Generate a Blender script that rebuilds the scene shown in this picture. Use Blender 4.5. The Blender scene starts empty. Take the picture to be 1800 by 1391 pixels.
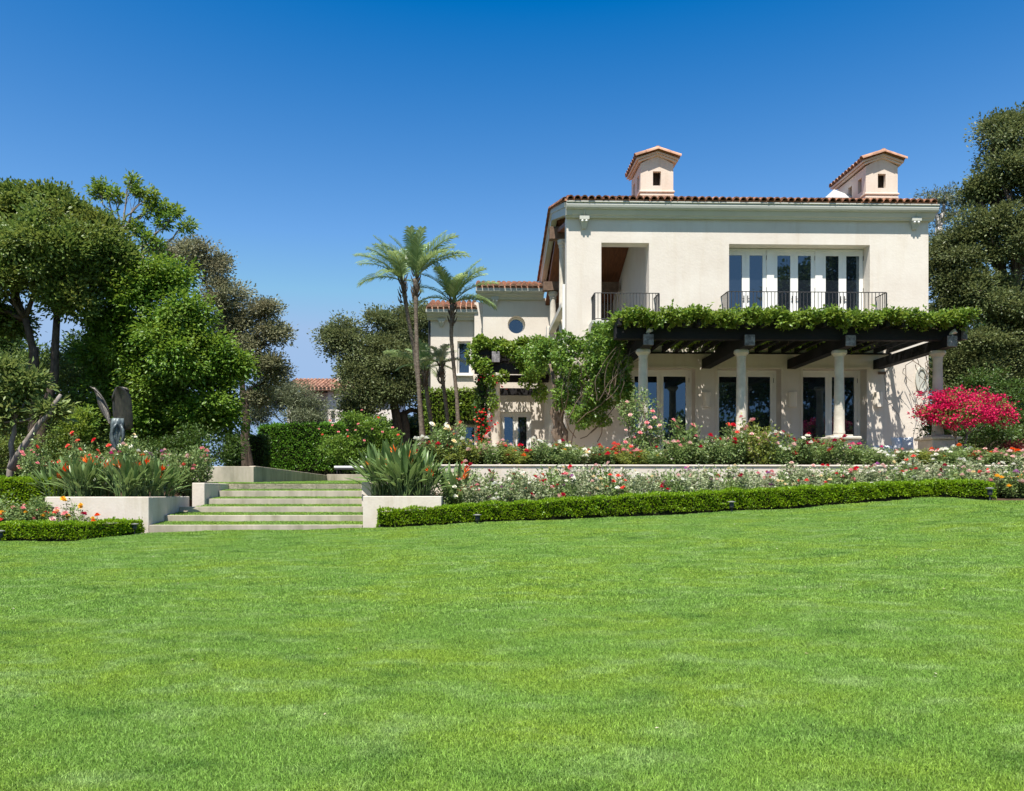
import bpy, math, random
import numpy as np
from mathutils import Vector, Matrix, Euler

random.seed(7)
RNG = np.random.default_rng(11)
C = bpy.context.scene.collection
S = bpy.context.scene
R = math.radians
PI = math.pi

# ------------------------------------------------------------------ camera, sky, sun, exposure
EYE = 1.6
FPX, PCX, PCY = 1400.0, 864.0, 868.0          # focal length and principal point in photo pixels
YAW = math.atan((PCX - 826.0) / FPX)
cam_d = bpy.data.cameras.new('camera')
cam_d.sensor_fit = 'HORIZONTAL'
cam_d.sensor_width = 36.0
cam_d.lens = 36.0 * FPX / 1800.0
cam_d.shift_x = (900.0 - PCX) / 1800.0
cam_d.shift_y = (PCY - 695.5) / 1800.0
cam_d.clip_start = 0.1
cam_d.clip_end = 3000
cam = bpy.data.objects.new('camera', cam_d)
C.objects.link(cam)
cam.location = (0, 0, EYE)
cam.rotation_euler = (PI / 2, 0, -YAW)
S.camera = cam

SUN_EL, SUN_AZ = R(65), R(20)                 # behind the camera and 20 degrees to its left
sun_dir = Vector((-math.sin(SUN_AZ) * math.cos(SUN_EL), -math.cos(SUN_AZ) * math.cos(SUN_EL), math.sin(SUN_EL)))
W = bpy.data.worlds.new('World')
S.world = W
W.use_nodes = True
wn, wl = W.node_tree.nodes, W.node_tree.links
bg = wn['Background']
sky = wn.new('ShaderNodeTexSky')
sky.sky_type = 'NISHITA'
sky.sun_disc = False
sky.sun_elevation = SUN_EL
sky.sun_rotation = PI + SUN_AZ
sky.air_density = 1.0
sky.dust_density = 0.35
sky.ozone_density = 2.5
# a clear, deep, polarised blue: each channel of the physical sky through its own contrast curve
sep, com = wn.new('ShaderNodeSeparateColor'), wn.new('ShaderNodeCombineColor')
wl.new(sky.outputs[0], sep.inputs[0])
for i, (f0, f1, t0, t1) in enumerate(((1.0, 2.35, 0.0, 2.15), (1.07, 3.15, 0.05, 3.2), (0.75, 4.4, 0.0, 4.9))):
    mr = wn.new('ShaderNodeMapRange')
    mr.clamp = True
    for k, v in zip(('From Min', 'From Max', 'To Min', 'To Max'), (f0, f1, t0, t1)): mr.inputs[k].default_value = v
    wl.new(sep.outputs[i], mr.inputs['Value'])
    wl.new(mr.outputs[0], com.inputs[i])
wl.new(com.outputs[0], bg.inputs['Color'])
bg.inputs['Strength'].default_value = 0.075

sun_d = bpy.data.lights.new('sun', 'SUN')
sun_d.energy = 4.2
sun_d.angle = R(0.53)
sun_d.color = (1.0, 0.94, 0.85)
sun = bpy.data.objects.new('sun', sun_d)
C.objects.link(sun)
sun.rotation_euler = sun_dir.to_track_quat('Z', 'Y').to_euler()
sun.location = (-10, -30, 60)
S.view_settings.view_transform = 'Standard'
S.view_settings.look = 'None'
S.view_settings.gamma = 1
S.view_settings.exposure = 1.15
S.view_settings.use_curve_mapping = False
S.cycles.max_bounces = 8
S.cycles.diffuse_bounces = 4
S.cycles.glossy_bounces = 3
S.cycles.transparent_max_bounces = 8


# ------------------------------------------------------------------ helpers
def P(px, py, Y):
    """the point of the place that the photograph shows at (px, py), at depth Y along the house's own axis"""
    u, v = (px - PCX) / FPX, (PCY - py) / FPX
    ca, sa = math.cos(YAW), math.sin(YAW)
    t = Y / (ca - u * sa)
    return Vector((t * (u * ca + sa), Y, EYE + t * v))


def PX(px, Y): return P(px, 0, Y).x
def PZ(py, Y, px=1300): return P(px, py, Y).z


class MB:
    def __init__(self): self.v, self.f = [], []

    def add(self, vs, fs):
        n = len(self.v)
        self.v += [tuple(p) for p in vs]
        self.f += [tuple(i + n for i in f) for f in fs]
        return self

    def box(self, x0, x1, y0, y1, z0, z1, bevel=0):
        if bevel:
            b = bevel
            vs, zs = [], ((z0, b), (z0 + b, 0), (z1 - b, 0), (z1, b))
            for z, i in zs:
                vs += [(x0 + i + b, y0 + i, z), (x1 - i - b, y0 + i, z), (x1 - i, y0 + i + b, z), (x1 - i, y1 - i - b, z),
                       (x1 - i - b, y1 - i, z), (x0 + i + b, y1 - i, z), (x0 + i, y1 - i - b, z), (x0 + i, y0 + i + b, z)]
            fs = [tuple(range(7, -1, -1)), tuple(range(24, 32))]
            for k in range(3):
                for j in range(8):
                    fs.append((k * 8 + j, k * 8 + (j + 1) % 8, k * 8 + 8 + (j + 1) % 8, k * 8 + 8 + j))
            return self.add(vs, fs)
        vs = [(x0, y0, z0), (x1, y0, z0), (x1, y1, z0), (x0, y1, z0), (x0, y0, z1), (x1, y0, z1), (x1, y1, z1), (x0, y1, z1)]
        return self.add(vs, [(0, 3, 2, 1), (4, 5, 6, 7), (0, 1, 5, 4), (1, 2, 6, 5), (2, 3, 7, 6), (3, 0, 4, 7)])

    def tube(self, pts, rad, n=6, cap=True):
        pts = [Vector(p) for p in pts]
        if not hasattr(rad, '__len__'): rad = [rad] * len(pts)
        vs, fs = [], []
        ref = None
        for i, p in enumerate(pts):
            d = (pts[min(i + 1, len(pts) - 1)] - pts[max(i - 1, 0)]).normalized()
            if ref is None:
                ref = d.orthogonal().normalized()
            a = (ref - d * ref.dot(d))
            a = a.normalized() if a.length > 1e-5 else d.orthogonal().normalized()
            ref = a
            b = d.cross(a)
            for k in range(n):
                t = 2 * PI * k / n
                vs.append(p + (a * math.cos(t) + b * math.sin(t)) * rad[i])
        for i in range(len(pts) - 1):
            for k in range(n):
                fs.append((i * n + k, i * n + (k + 1) % n, (i + 1) * n + (k + 1) % n, (i + 1) * n + k))
        if cap:
            fs += [tuple(range(n - 1, -1, -1)), tuple((len(pts) - 1) * n + k for k in range(n))]
        return self.add(vs, fs)

    def lathe(self, cx, cy, prof, n=20):
        vs, fs = [], []
        for r, z in prof:
            for k in range(n):
                t = 2 * PI * k / n
                vs.append((cx + r * math.cos(t), cy + r * math.sin(t), z))
        for i in range(len(prof) - 1):
            for k in range(n):
                fs.append((i * n + k, i * n + (k + 1) % n, (i + 1) * n + (k + 1) % n, (i + 1) * n + k))
        fs += [tuple(range(n - 1, -1, -1)), tuple((len(prof) - 1) * n + k for k in range(n))]
        return self.add(vs, fs)

    def prism_x(self, prof, x0, x1):
        """profile of (y, z) points, run along x"""
        n = len(prof)
        vs = [(x0, y, z) for y, z in prof] + [(x1, y, z) for y, z in prof]
        fs = [tuple(range(n)), tuple(range(2 * n - 1, n - 1, -1))]
        for k in range(n):
            fs.append((k, n + k, n + (k + 1) % n, (k + 1) % n))
        return self.add(vs, fs)

    def prism_y(self, prof, y0, y1):
        n = len(prof)
        vs = [(x, y0, z) for x, z in prof] + [(x, y1, z) for x, z in prof]
        fs = [tuple(range(n)), tuple(range(2 * n - 1, n - 1, -1))]
        for k in range(n):
            fs.append((k, n + k, n + (k + 1) % n, (k + 1) % n))
        return self.add(vs, fs)

    def beam(self, a, b, w, h):
        """a bar of width w (sideways) and height h between two points"""
        a, b = Vector(a), Vector(b)
        d = (b - a).normalized()
        s = d.cross(Vector((0, 0, 1)))
        s = s.normalized() if s.length > 1e-4 else Vector((1, 0, 0))
        up = s.cross(d)
        vs = []
        for p in (a, b):
            for i, j in ((-1, -1), (1, -1), (1, 1), (-1, 1)):
                vs.append(p + s * i * w / 2 + up * j * h / 2)
        return self.add(vs, [(3, 2, 1, 0), (4, 5, 6, 7), (0, 1, 5, 4), (1, 2, 6, 5), (2, 3, 7, 6), (3, 0, 4, 7)])


def world_loc(o):
    v = Vector((0, 0, 0))
    while o is not None:
        v = v + o.location
        o = o.parent
    return v


def mesh(name, mb, smooth=False):
    me = bpy.data.meshes.new(name)
    me.from_pydata([tuple(p) for p in mb.v], [], mb.f)
    me.update()
    import bmesh
    bm = bmesh.new()
    bm.from_mesh(me)
    bmesh.ops.recalc_face_normals(bm, faces=bm.faces)
    bm.to_mesh(me)
    bm.free()
    if smooth:
        me.shade_smooth()
    return me


def link(name, me, m, parent=None, loc=None, rot=None, scale=None):
    o = bpy.data.objects.new(name, me)
    C.objects.link(o)
    if m is not None and len(me.materials) == 0:
        me.materials.append(m)
    if parent is not None: o.parent = parent
    if loc is not None: o.location = loc
    if rot is not None: o.rotation_euler = rot
    if scale is not None: o.scale = (scale,) * 3 if not hasattr(scale, '__len__') else scale
    return o


def part(name, mb, m, parent=None, smooth=False):
    """world-space geometry as one mesh object under parent (or top-level)"""
    if parent is not None:
        w = world_loc(parent)
        mb.v = [(x - w.x, y - w.y, z - w.z) for x, y, z in mb.v]
    return link(name, mesh(name, mb, smooth), m, parent)


def tag(o, label, cat, group=None):
    o['label'] = label
    o['category'] = cat
    if group: o['group'] = group
    return o


def thing(name, label, cat, loc=(0, 0, 0), group=None, rz=0.0):
    o = bpy.data.objects.new(name, None)
    C.objects.link(o)
    o.location = loc
    o.rotation_euler = (0, 0, rz)
    o.empty_display_size = 0.2
    return tag(o, label, cat, group)


def structure(name, mb, m, smooth=False):
    o = part(name, mb, m, None, smooth)
    o['kind'] = 'structure'
    return o


def copy_tree(o, parent=None):
    c = o.copy()
    C.objects.link(c)
    c.parent = parent
    for ch in o.children:
        copy_tree(ch, c)
    return c


def unit(a):
    return a / np.maximum(np.linalg.norm(a, axis=-1, keepdims=True), 1e-9)


def leaf_mesh(name, pos, d, nrm, L, Wd, fold=0.25):
    """one folded two-triangle leaf per row of pos"""
    n = len(pos)
    d = unit(d)
    side = unit(np.cross(d, nrm))
    up = np.cross(side, d)
    L = np.broadcast_to(np.asarray(L, float), (n,))[:, None]
    Wd = np.broadcast_to(np.asarray(Wd, float), (n,))[:, None]
    mid = pos + d * L * 0.45
    v = np.empty((n, 4, 3), np.float32)
    v[:, 0] = pos
    v[:, 1] = mid - side * Wd / 2 + up * fold * Wd
    v[:, 2] = pos + d * L
    v[:, 3] = mid + side * Wd / 2 + up * fold * Wd
    me = bpy.data.meshes.new(name)
    me.vertices.add(4 * n)
    me.vertices.foreach_set('co', v.reshape(-1))
    idx = (np.arange(n)[:, None] * 4 + np.array([0, 1, 2, 0, 2, 3])[None]).astype(np.int32).reshape(-1)
    me.loops.add(6 * n)
    me.loops.foreach_set('vertex_index', idx)
    me.polygons.add(2 * n)
    me.polygons.foreach_set('loop_start', np.arange(0, 6 * n, 3, dtype=np.int32))
    me.update(calc_edges=True)
    me.validate()
    return me


def leaf_object(name, parent, m, pos, d, nrm, L, Wd, fold=0.25):
    if parent is not None:
        pos = pos - np.array(world_loc(parent))
    return link(name, leaf_mesh(name, pos, d, nrm, L, Wd, fold), m, parent)


def sphere_dirs(n):
    return unit(RNG.normal(size=(n, 3)))


# ------------------------------------------------------------------ materials
def nt(m): return m.node_tree.nodes, m.node_tree.links


def mat(name, col, rough=0.7, var=0.0, vscale=3.0, col2=None, bump=0.0, bscale=40.0, rnd=0.0, isl=0.0, streak=None, spec=0.4, metal=0.0, stretch=(1, 1, 1), detail=6):
    m = bpy.data.materials.new(name)
    m.use_nodes = True
    n, l = nt(m)
    b = n['Principled BSDF']
    b.inputs['Base Color'].default_value = (*col, 1)
    b.inputs['Roughness'].default_value = rough
    b.inputs['Specular IOR Level'].default_value = spec
    b.inputs['Metallic'].default_value = metal
    geo = n.new('ShaderNodeNewGeometry')
    mp = n.new('ShaderNodeMapping')
    mp.inputs['Scale'].default_value = stretch
    l.new(geo.outputs['Position'], mp.inputs['Vector'])
    src = None
    if var or col2:
        tx = n.new('ShaderNodeTexNoise')
        tx.inputs['Scale'].default_value = vscale
        tx.inputs['Detail'].default_value = detail
        tx.inputs['Roughness'].default_value = 0.62
        l.new(mp.outputs[0], tx.inputs['Vector'])
        rp = n.new('ShaderNodeValToRGB')
        c2 = col2 or tuple(c * (1 - var) for c in col)
        rp.color_ramp.elements[0].position = 0.35
        rp.color_ramp.elements[1].position = 0.65
        rp.color_ramp.elements[0].color = (*c2, 1)
        rp.color_ramp.elements[1].color = (*col, 1)
        l.new(tx.outputs['Fac'], rp.inputs[0])
        src = rp.outputs[0]
    if streak:                                  # weather stains that run down the face
        ms = n.new('ShaderNodeMapping')
        ms.inputs['Scale'].default_value = (2.6, 2.6, 0.22)
        l.new(geo.outputs['Position'], ms.inputs['Vector'])
        ts = n.new('ShaderNodeTexNoise')
        ts.inputs['Scale'].default_value = 1.0
        ts.inputs['Detail'].default_value = 8
        ts.inputs['Roughness'].default_value = 0.7
        l.new(ms.outputs[0], ts.inputs['Vector'])
        mr = n.new('ShaderNodeMapRange')
        mr.inputs['From Min'].default_value = 0.52
        mr.inputs['From Max'].default_value = 0.8
        l.new(ts.outputs['Fac'], mr.inputs['Value'])
        mx = n.new('ShaderNodeMix')
        mx.data_type = 'RGBA'
        mx.blend_type = 'MULTIPLY'
        l.new(mr.outputs[0], mx.inputs['Factor'])
        l.new(src, mx.inputs[6])
        mx.inputs[7].default_value = (*streak, 1)
        src = mx.outputs[2]
    if rnd:
        oi = n.new('ShaderNodeObjectInfo')
        mr = n.new('ShaderNodeMapRange')
        mr.inputs['To Min'].default_value = 1 - rnd
        mr.inputs['To Max'].default_value = 1 + rnd
        l.new(oi.outputs['Random'], mr.inputs['Value'])
        h = n.new('ShaderNodeHueSaturation')
        l.new(mr.outputs[0], h.inputs['Value'])
        if src is not None: l.new(src, h.inputs['Color'])
        else: h.inputs['Color'].default_value = (*col, 1)
        src = h.outputs[0]
    if isl:
        mr = n.new('ShaderNodeMapRange')
        mr.inputs['To Min'].default_value = 1 - isl
        mr.inputs['To Max'].default_value = 1 + isl
        l.new(geo.outputs['Random Per Island'], mr.inputs['Value'])
        h = n.new('ShaderNodeHueSaturation')
        l.new(mr.outputs[0], h.inputs['Value'])
        l.new(src, h.inputs['Color'])
        src = h.outputs[0]
    if src is not None: l.new(src, b.inputs['Base Color'])
    if bump:
        tb = n.new('ShaderNodeTexNoise')
        tb.inputs['Scale'].default_value = bscale
        tb.inputs['Detail'].default_value = 8
        l.new(mp.outputs[0], tb.inputs['Vector'])
        bp = n.new('ShaderNodeBump')
        bp.inputs['Strength'].default_value = bump
        bp.inputs['Distance'].default_value = 0.02
        l.new(tb.outputs['Fac'], bp.inputs['Height'])
        l.new(bp.outputs[0], b.inputs['Normal'])
    return m


def leaf_mat(name, c1, c2, trans=0.3, rough=0.45, spec=0.35, clump=None, cscale=0.9, tcol=None):
    """leaf colour varies from leaf to leaf and, slowly, from bough to bough"""
    m = bpy.data.materials.new(name)
    m.use_nodes = True
    n, l = nt(m)
    b = n['Principled BSDF']
    b.inputs['Roughness'].default_value = rough
    b.inputs['Specular IOR Level'].default_value = spec
    geo = n.new('ShaderNodeNewGeometry')
    rp = n.new('ShaderNodeValToRGB')
    rp.color_ramp.elements[0].color = (*c1, 1)
    rp.color_ramp.elements[1].color = (*c2, 1)
    l.new(geo.outputs['Random Per Island'], rp.inputs[0])
    out = rp.outputs[0]
    if clump:
        tx = n.new('ShaderNodeTexNoise')
        tx.inputs['Scale'].default_value = cscale
        tx.inputs['Detail'].default_value = 3
        l.new(geo.outputs['Position'], tx.inputs['Vector'])
        mr = n.new('ShaderNodeMapRange')
        mr.inputs['From Min'].default_value = 0.42
        mr.inputs['From Max'].default_value = 0.66
        l.new(tx.outputs['Fac'], mr.inputs['Value'])
        mx = n.new('ShaderNodeMix')
        mx.data_type = 'RGBA'
        l.new(mr.outputs[0], mx.inputs['Factor'])
        l.new(out, mx.inputs[6])
        mx.inputs[7].default_value = (*clump, 1)
        out = mx.outputs[2]
    l.new(out, b.inputs['Base Color'])
    tr = n.new('ShaderNodeBsdfTranslucent')
    hs = n.new('ShaderNodeHueSaturation')
    hs.inputs['Hue'].default_value = 0.48
    hs.inputs['Value'].default_value = 1.6
    l.new(out, hs.inputs['Color'])
    l.new(hs.outputs[0], tr.inputs['Color'])
    ms = n.new('ShaderNodeMixShader')
    ms.inputs[0].default_value = trans
    l.new(b.outputs[0], ms.inputs[1])
    l.new(tr.outputs[0], ms.inputs[2])
    l.new(ms.outputs[0], n['Material Output'].inputs['Surface'])
    return m


M = {}
M['stucco'] = mat('stucco', (0.68, 0.63, 0.56), 0.9, vscale=0.7, streak=(0.90, 0.865, 0.81), col2=(0.615, 0.555, 0.485), bump=0.25, bscale=14, spec=0.15)
M['stucco_pink'] = mat('stucco_pink', (0.665, 0.575, 0.485), 0.9, vscale=1.3, streak=(0.85, 0.78, 0.7), col2=(0.625, 0.52, 0.425), bump=0.25, bscale=14, spec=0.15)
M['planter'] = mat('planter_render', (0.64, 0.58, 0.515), 0.9, vscale=1.6, streak=(0.72, 0.69, 0.6), col2=(0.57, 0.505, 0.43), bump=0.2, bscale=18, spec=0.15)
M['concrete'] = mat('concrete', (0.49, 0.43, 0.35), 0.85, vscale=1.4, streak=(0.6, 0.6, 0.52), col2=(0.29, 0.265, 0.205), bump=0.25, bscale=22, spec=0.2, stretch=(1, 1, 0.4))
M['trim'] = mat('cornice_paint', (0.50, 0.505, 0.45), 0.6, var=0.08, vscale=2.0, spec=0.3)
M['white'] = mat('white_paint', (0.78, 0.77, 0.73), 0.5, var=0.05, vscale=3, spec=0.4)
M['glass'] = mat('window_glass', (0.012, 0.016, 0.022), 0.015, spec=0.5)
M['glass'].node_tree.nodes['Principled BSDF'].inputs['IOR'].default_value = 2.35
M['glass'].node_tree.nodes['Principled BSDF'].inputs['Specular Tint'].default_value = (0.55, 0.8, 1.0, 1)
M['tile'] = mat('terracotta_tile', (0.37, 0.185, 0.11), 0.85, vscale=3.5, col2=(0.18, 0.085, 0.055), bump=0.3, bscale=30, rnd=0.35, isl=0.35, spec=0.2)
M['tile_light'] = mat('terracotta_tile_pale', (0.46, 0.27, 0.185), 0.85, vscale=4, col2=(0.30, 0.165, 0.11), bump=0.3, bscale=30, rnd=0.3, isl=0.35, spec=0.2)
M['iron'] = mat('wrought_iron', (0.035, 0.034, 0.034), 0.5, spec=0.5)
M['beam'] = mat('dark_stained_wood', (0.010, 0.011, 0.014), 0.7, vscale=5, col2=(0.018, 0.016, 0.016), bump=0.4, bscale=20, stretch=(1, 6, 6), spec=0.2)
M['endgrain'] = mat('weathered_end_grain', (0.27, 0.26, 0.27), 0.9, vscale=9, col2=(0.09, 0.085, 0.09), bump=0.6, bscale=25, spec=0.2)
M['wood'] = mat('stained_ceiling_wood', (0.20, 0.075, 0.03), 0.6, vscale=2.5, col2=(0.11, 0.04, 0.018), bump=0.3, bscale=12, stretch=(8, 1, 1), spec=0.3)
M['timber'] = mat('old_timber', (0.20, 0.135, 0.095), 0.85, vscale=4, col2=(0.11, 0.075, 0.055), bump=0.4, bscale=16, spec=0.2)
M['stone'] = mat('column_stone', (0.60, 0.555, 0.475), 0.85, vscale=3.2, col2=(0.46, 0.425, 0.36), bump=0.35, bscale=30, spec=0.2)
M['paving'] = mat('terrace_paving', (0.50, 0.40, 0.285), 0.85, vscale=1.2, col2=(0.42, 0.33, 0.23), bump=0.2, spec=0.2)
M['soil'] = mat('bed_soil', (0.085, 0.055, 0.036), 0.95, vscale=6, col2=(0.04, 0.027, 0.018), bump=0.8, bscale=30, spec=0.1)
M['cap'] = mat('lamp_cap_metal', (0.2, 0.2, 0.19), 0.5, spec=0.4)
M['metal'] = mat('galvanised_metal', (0.55, 0.57, 0.56), 0.4, spec=0.5, metal=0.3)
M['bronze'] = mat('patinated_bronze', (0.115, 0.105, 0.085), 0.42, vscale=7, col2=(0.062, 0.058, 0.055), bump=0.5, bscale=22, metal=0.55, spec=0.5, stretch=(2.5, 2.5, 0.7))
M['verdigris'] = mat('verdigris_bronze', (0.15, 0.19, 0.19), 0.45, vscale=6, col2=(0.04, 0.05, 0.06), bump=0.5, bscale=20, metal=0.25, stretch=(2, 2, 0.8))
M['cushion'] = mat('white_cushion_cloth', (0.72, 0.73, 0.75), 0.95, vscale=20, col2=(0.6, 0.62, 0.66), bump=0.1, spec=0.1)
M['lampshade'] = mat('sconce_plaster', (0.72, 0.66, 0.58), 0.8, spec=0.2)
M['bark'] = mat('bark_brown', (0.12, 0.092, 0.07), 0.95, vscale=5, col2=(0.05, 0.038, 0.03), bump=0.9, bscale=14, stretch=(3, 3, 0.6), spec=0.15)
M['bark_grey'] = mat('bark_grey', (0.30, 0.265, 0.235), 0.95, vscale=4, col2=(0.16, 0.135, 0.115), bump=0.7, bscale=14, stretch=(2, 2, 0.6), spec=0.15)
M['bark_pale'] = mat('bark_pale', (0.52, 0.49, 0.46), 0.9, vscale=4, col2=(0.36, 0.33, 0.3), bump=0.3, spec=0.15)
M['palmbark'] = mat('palm_bark', (0.20, 0.165, 0.13), 0.95, vscale=9, col2=(0.085, 0.066, 0.052), bump=0.9, bscale=16, stretch=(1, 1, 2.2), spec=0.15)
M['stem'] = mat('green_stem', (0.075, 0.11, 0.035), 0.6, var=0.3, vscale=4)
M['cane'] = mat('woody_cane', (0.17, 0.135, 0.105), 0.9, vscale=6, col2=(0.12, 0.085, 0.06), bump=0.5, bscale=20, spec=0.15)
M['twig'] = mat('hedge_interior_twigs', (0.022, 0.026, 0.012), 0.95, var=0.4, vscale=12, bump=0.8, spec=0.1)
# foliage
M['lf_tree'] = leaf_mat('leaf_mid_green', (0.06, 0.125, 0.024), (0.165, 0.24, 0.05), 0.3, clump=(0.14, 0.18, 0.035))
M['lf_fresh'] = leaf_mat('leaf_fresh_green', (0.065, 0.155, 0.02), (0.155, 0.265, 0.035), 0.35, clump=(0.18, 0.255, 0.035))
M['lf_bright'] = leaf_mat('leaf_bright_green', (0.055, 0.145, 0.016), (0.15, 0.265, 0.028), 0.35, clump=(0.135, 0.22, 0.026))
M['lf_oak'] = leaf_mat('leaf_oak', (0.085, 0.125, 0.042), (0.185, 0.215, 0.09), 0.25, clump=(0.13, 0.155, 0.06))
M['lf_oak_dark'] = leaf_mat('leaf_oak_dark', (0.065, 0.098, 0.03), (0.18, 0.215, 0.08), 0.25, clump=(0.115, 0.14, 0.05), cscale=0.6)
M['lf_grey'] = leaf_mat('leaf_greyish', (0.14, 0.165, 0.08), (0.28, 0.285, 0.16), 0.25, clump=(0.19, 0.185, 0.105))
M['lf_olive'] = leaf_mat('leaf_olive', (0.102, 0.132, 0.066), (0.204, 0.228, 0.132), 0.2)
M['lf_pale'] = leaf_mat('leaf_pale_green', (0.10, 0.16, 0.04), (0.21, 0.27, 0.08), 0.3)
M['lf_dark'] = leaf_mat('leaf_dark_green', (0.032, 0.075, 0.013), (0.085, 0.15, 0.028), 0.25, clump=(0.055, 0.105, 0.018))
M['lf_hedge'] = leaf_mat('leaf_box_hedge', (0.09, 0.205, 0.007), (0.25, 0.40, 0.016), 0.3, rough=0.4, clump=(0.20, 0.335, 0.011), cscale=1.6)
M['lf_hedge_tall'] = leaf_mat('leaf_tall_hedge', (0.058, 0.182, 0.016), (0.143, 0.312, 0.033), 0.3, rough=0.4)
M['lf_vine'] = leaf_mat('leaf_vine', (0.066, 0.143, 0.015), (0.176, 0.275, 0.033), 0.35, rough=0.4, clump=(0.165, 0.242, 0.033), cscale=2.0)
M['lf_vine_dark'] = leaf_mat('leaf_vine_deep', (0.06, 0.14, 0.018), (0.18, 0.29, 0.045), 0.3, rough=0.35)
M['lf_rose'] = leaf_mat('leaf_rose', (0.075, 0.145, 0.035), (0.26, 0.34, 0.13), 0.3, rough=0.35, clump=(0.15, 0.23, 0.065), cscale=1.1)  # light end of the range puts leaf highlights into the colour
M['lf_rose_grey'] = leaf_mat('leaf_rose_pale', (0.12, 0.18, 0.07), (0.42, 0.46, 0.28), 0.3, rough=0.4)  # whitish leaf glints painted in as pale leaf colour
M['lf_rose_yellow'] = leaf_mat('leaf_rose_yellowish', (0.10, 0.15, 0.02), (0.24, 0.28, 0.06), 0.35, rough=0.4)
M['lf_palm'] = leaf_mat('leaf_palm', (0.11, 0.19, 0.065), (0.30, 0.40, 0.16), 0.3, rough=0.35, spec=0.5)
M['lf_palm_pale'] = leaf_mat('leaf_palm_pale', (0.20, 0.24, 0.12), (0.36, 0.38, 0.24), 0.25, rough=0.4)
M['lf_strel'] = leaf_mat('leaf_paddle', (0.06, 0.13, 0.035), (0.19, 0.275, 0.09), 0.2, rough=0.38, spec=0.5)
M['lf_boug'] = leaf_mat('leaf_bougainvillea', (0.10, 0.19, 0.03), (0.27, 0.35, 0.09), 0.3)
M['bract'] = leaf_mat('bract_magenta', (0.34, 0.004, 0.042), (0.64, 0.012, 0.095), 0.15, rough=0.6, spec=0.2)


def petal(name, c):
    return leaf_mat(name, tuple(x * 0.8 for x in c), c, 0.2, rough=0.6, spec=0.2)


PETAL = {
    'red': petal('petal_red', (0.62, 0.012, 0.014)),
    'crimson': petal('petal_crimson', (0.42, 0.008, 0.03)),
    'coral': petal('petal_coral', (0.85, 0.17, 0.10)),
    'orange': petal('petal_orange', (0.85, 0.17, 0.015)),
    'pink': petal('petal_pink', (0.85, 0.36, 0.36)),
    'pale pink': petal('petal_pale_pink', (0.86, 0.60, 0.55)),
    'magenta': petal('petal_magenta', (0.72, 0.05, 0.25)),
    'mauve': petal('petal_mauve', (0.55, 0.20, 0.48)),
    'white': petal('petal_white', (0.86, 0.85, 0.76)),
    'yellow': petal('petal_yellow', (0.88, 0.55, 0.05)),
    'cream': petal('petal_cream', (0.86, 0.75, 0.45)),
}


def grass_mat(name, base=False):
    m = bpy.data.materials.new(name)
    m.use_nodes = True
    n, l = nt(m)
    b = n['Principled BSDF']
    b.inputs['Roughness'].default_value = 0.5
    b.inputs['Specular IOR Level'].default_value = 0.25
    geo = n.new('ShaderNodeNewGeometry')

    def noise(scale, sx, sy, det=4):
        mp = n.new('ShaderNodeMapping')
        mp.inputs['Scale'].default_value = (sx, sy, 1)
        mp.inputs['Rotation'].default_value = (0, 0, R(4))
        l.new(geo.outputs['Position'], mp.inputs['Vector'])
        t = n.new('ShaderNodeTexNoise')
        t.inputs['Scale'].default_value = scale
        t.inputs['Detail'].default_value = det
        l.new(mp.outputs[0], t.inputs['Vector'])
        return t.outputs['Fac']

    def mix(fac, a, bcol, lo, hi):
        mr = n.new('ShaderNodeMapRange')
        mr.inputs['From Min'].default_value = lo
        mr.inputs['From Max'].default_value = hi
        l.new(fac, mr.inputs['Value'])
        mx = n.new('ShaderNodeMix')
        mx.data_type = 'RGBA'
        l.new(mr.outputs[0], mx.inputs['Factor'])
        if isinstance(a, tuple): mx.inputs[6].default_value = (*a, 1)
        else: l.new(a, mx.inputs[6])
        mx.inputs[7].default_value = (*bcol, 1)
        return mx.outputs[2]
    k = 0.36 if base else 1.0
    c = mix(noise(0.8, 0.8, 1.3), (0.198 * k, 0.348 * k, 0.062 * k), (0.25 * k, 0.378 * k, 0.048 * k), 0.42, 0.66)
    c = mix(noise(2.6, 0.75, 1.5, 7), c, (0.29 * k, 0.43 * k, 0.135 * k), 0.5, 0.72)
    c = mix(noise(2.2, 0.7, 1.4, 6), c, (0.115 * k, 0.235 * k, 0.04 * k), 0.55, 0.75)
    if not base:
        hs = n.new('ShaderNodeHueSaturation')
        mr = n.new('ShaderNodeMapRange')
        mr.inputs['To Min'].default_value = 0.4
        mr.inputs['To Max'].default_value = 1.65
        l.new(geo.outputs['Random Per Island'], mr.inputs['Value'])
        l.new(mr.outputs[0], hs.inputs['Value'])
        l.new(c, hs.inputs['Color'])
        c = hs.outputs[0]
    l.new(c, b.inputs['Base Color'])
    if not base:
        tr = n.new('ShaderNodeBsdfTranslucent')
        l.new(c, tr.inputs['Color'])
        ms = n.new('ShaderNodeMixShader')
        ms.inputs[0].default_value = 0.3
        l.new(b.outputs[0], ms.inputs[1])
        l.new(tr.outputs[0], ms.inputs[2])
        l.new(ms.outputs[0], n['Material Output'].inputs['Surface'])
    return m


M['grass'] = grass_mat('grass_blades')
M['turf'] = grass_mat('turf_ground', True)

# ------------------------------------------------------------------ ground, lawn
EDGE = [Vector((-45, 17.0, 0.42)), Vector((-20, 17.2, 0.48)), P(0, 954, 17.3), P(152, 953, 17.4), P(222, 942, 18.2), P(268, 938, 18.92), P(639, 929, 18.92),
        P(665, 930, 18.7), P(860, 920, 18.75), P(1100, 909.5, 19.0), P(1400, 896, 19.3), P(1544, 882, 19.5), P(1644, 874, 19.7),
        P(1711, 881.5, 19.2), P(1760, 882, 19.0), P(1810, 882, 18.95), Vector((22, 19, 1.4)), Vector((45, 19, 1.4))]


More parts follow.
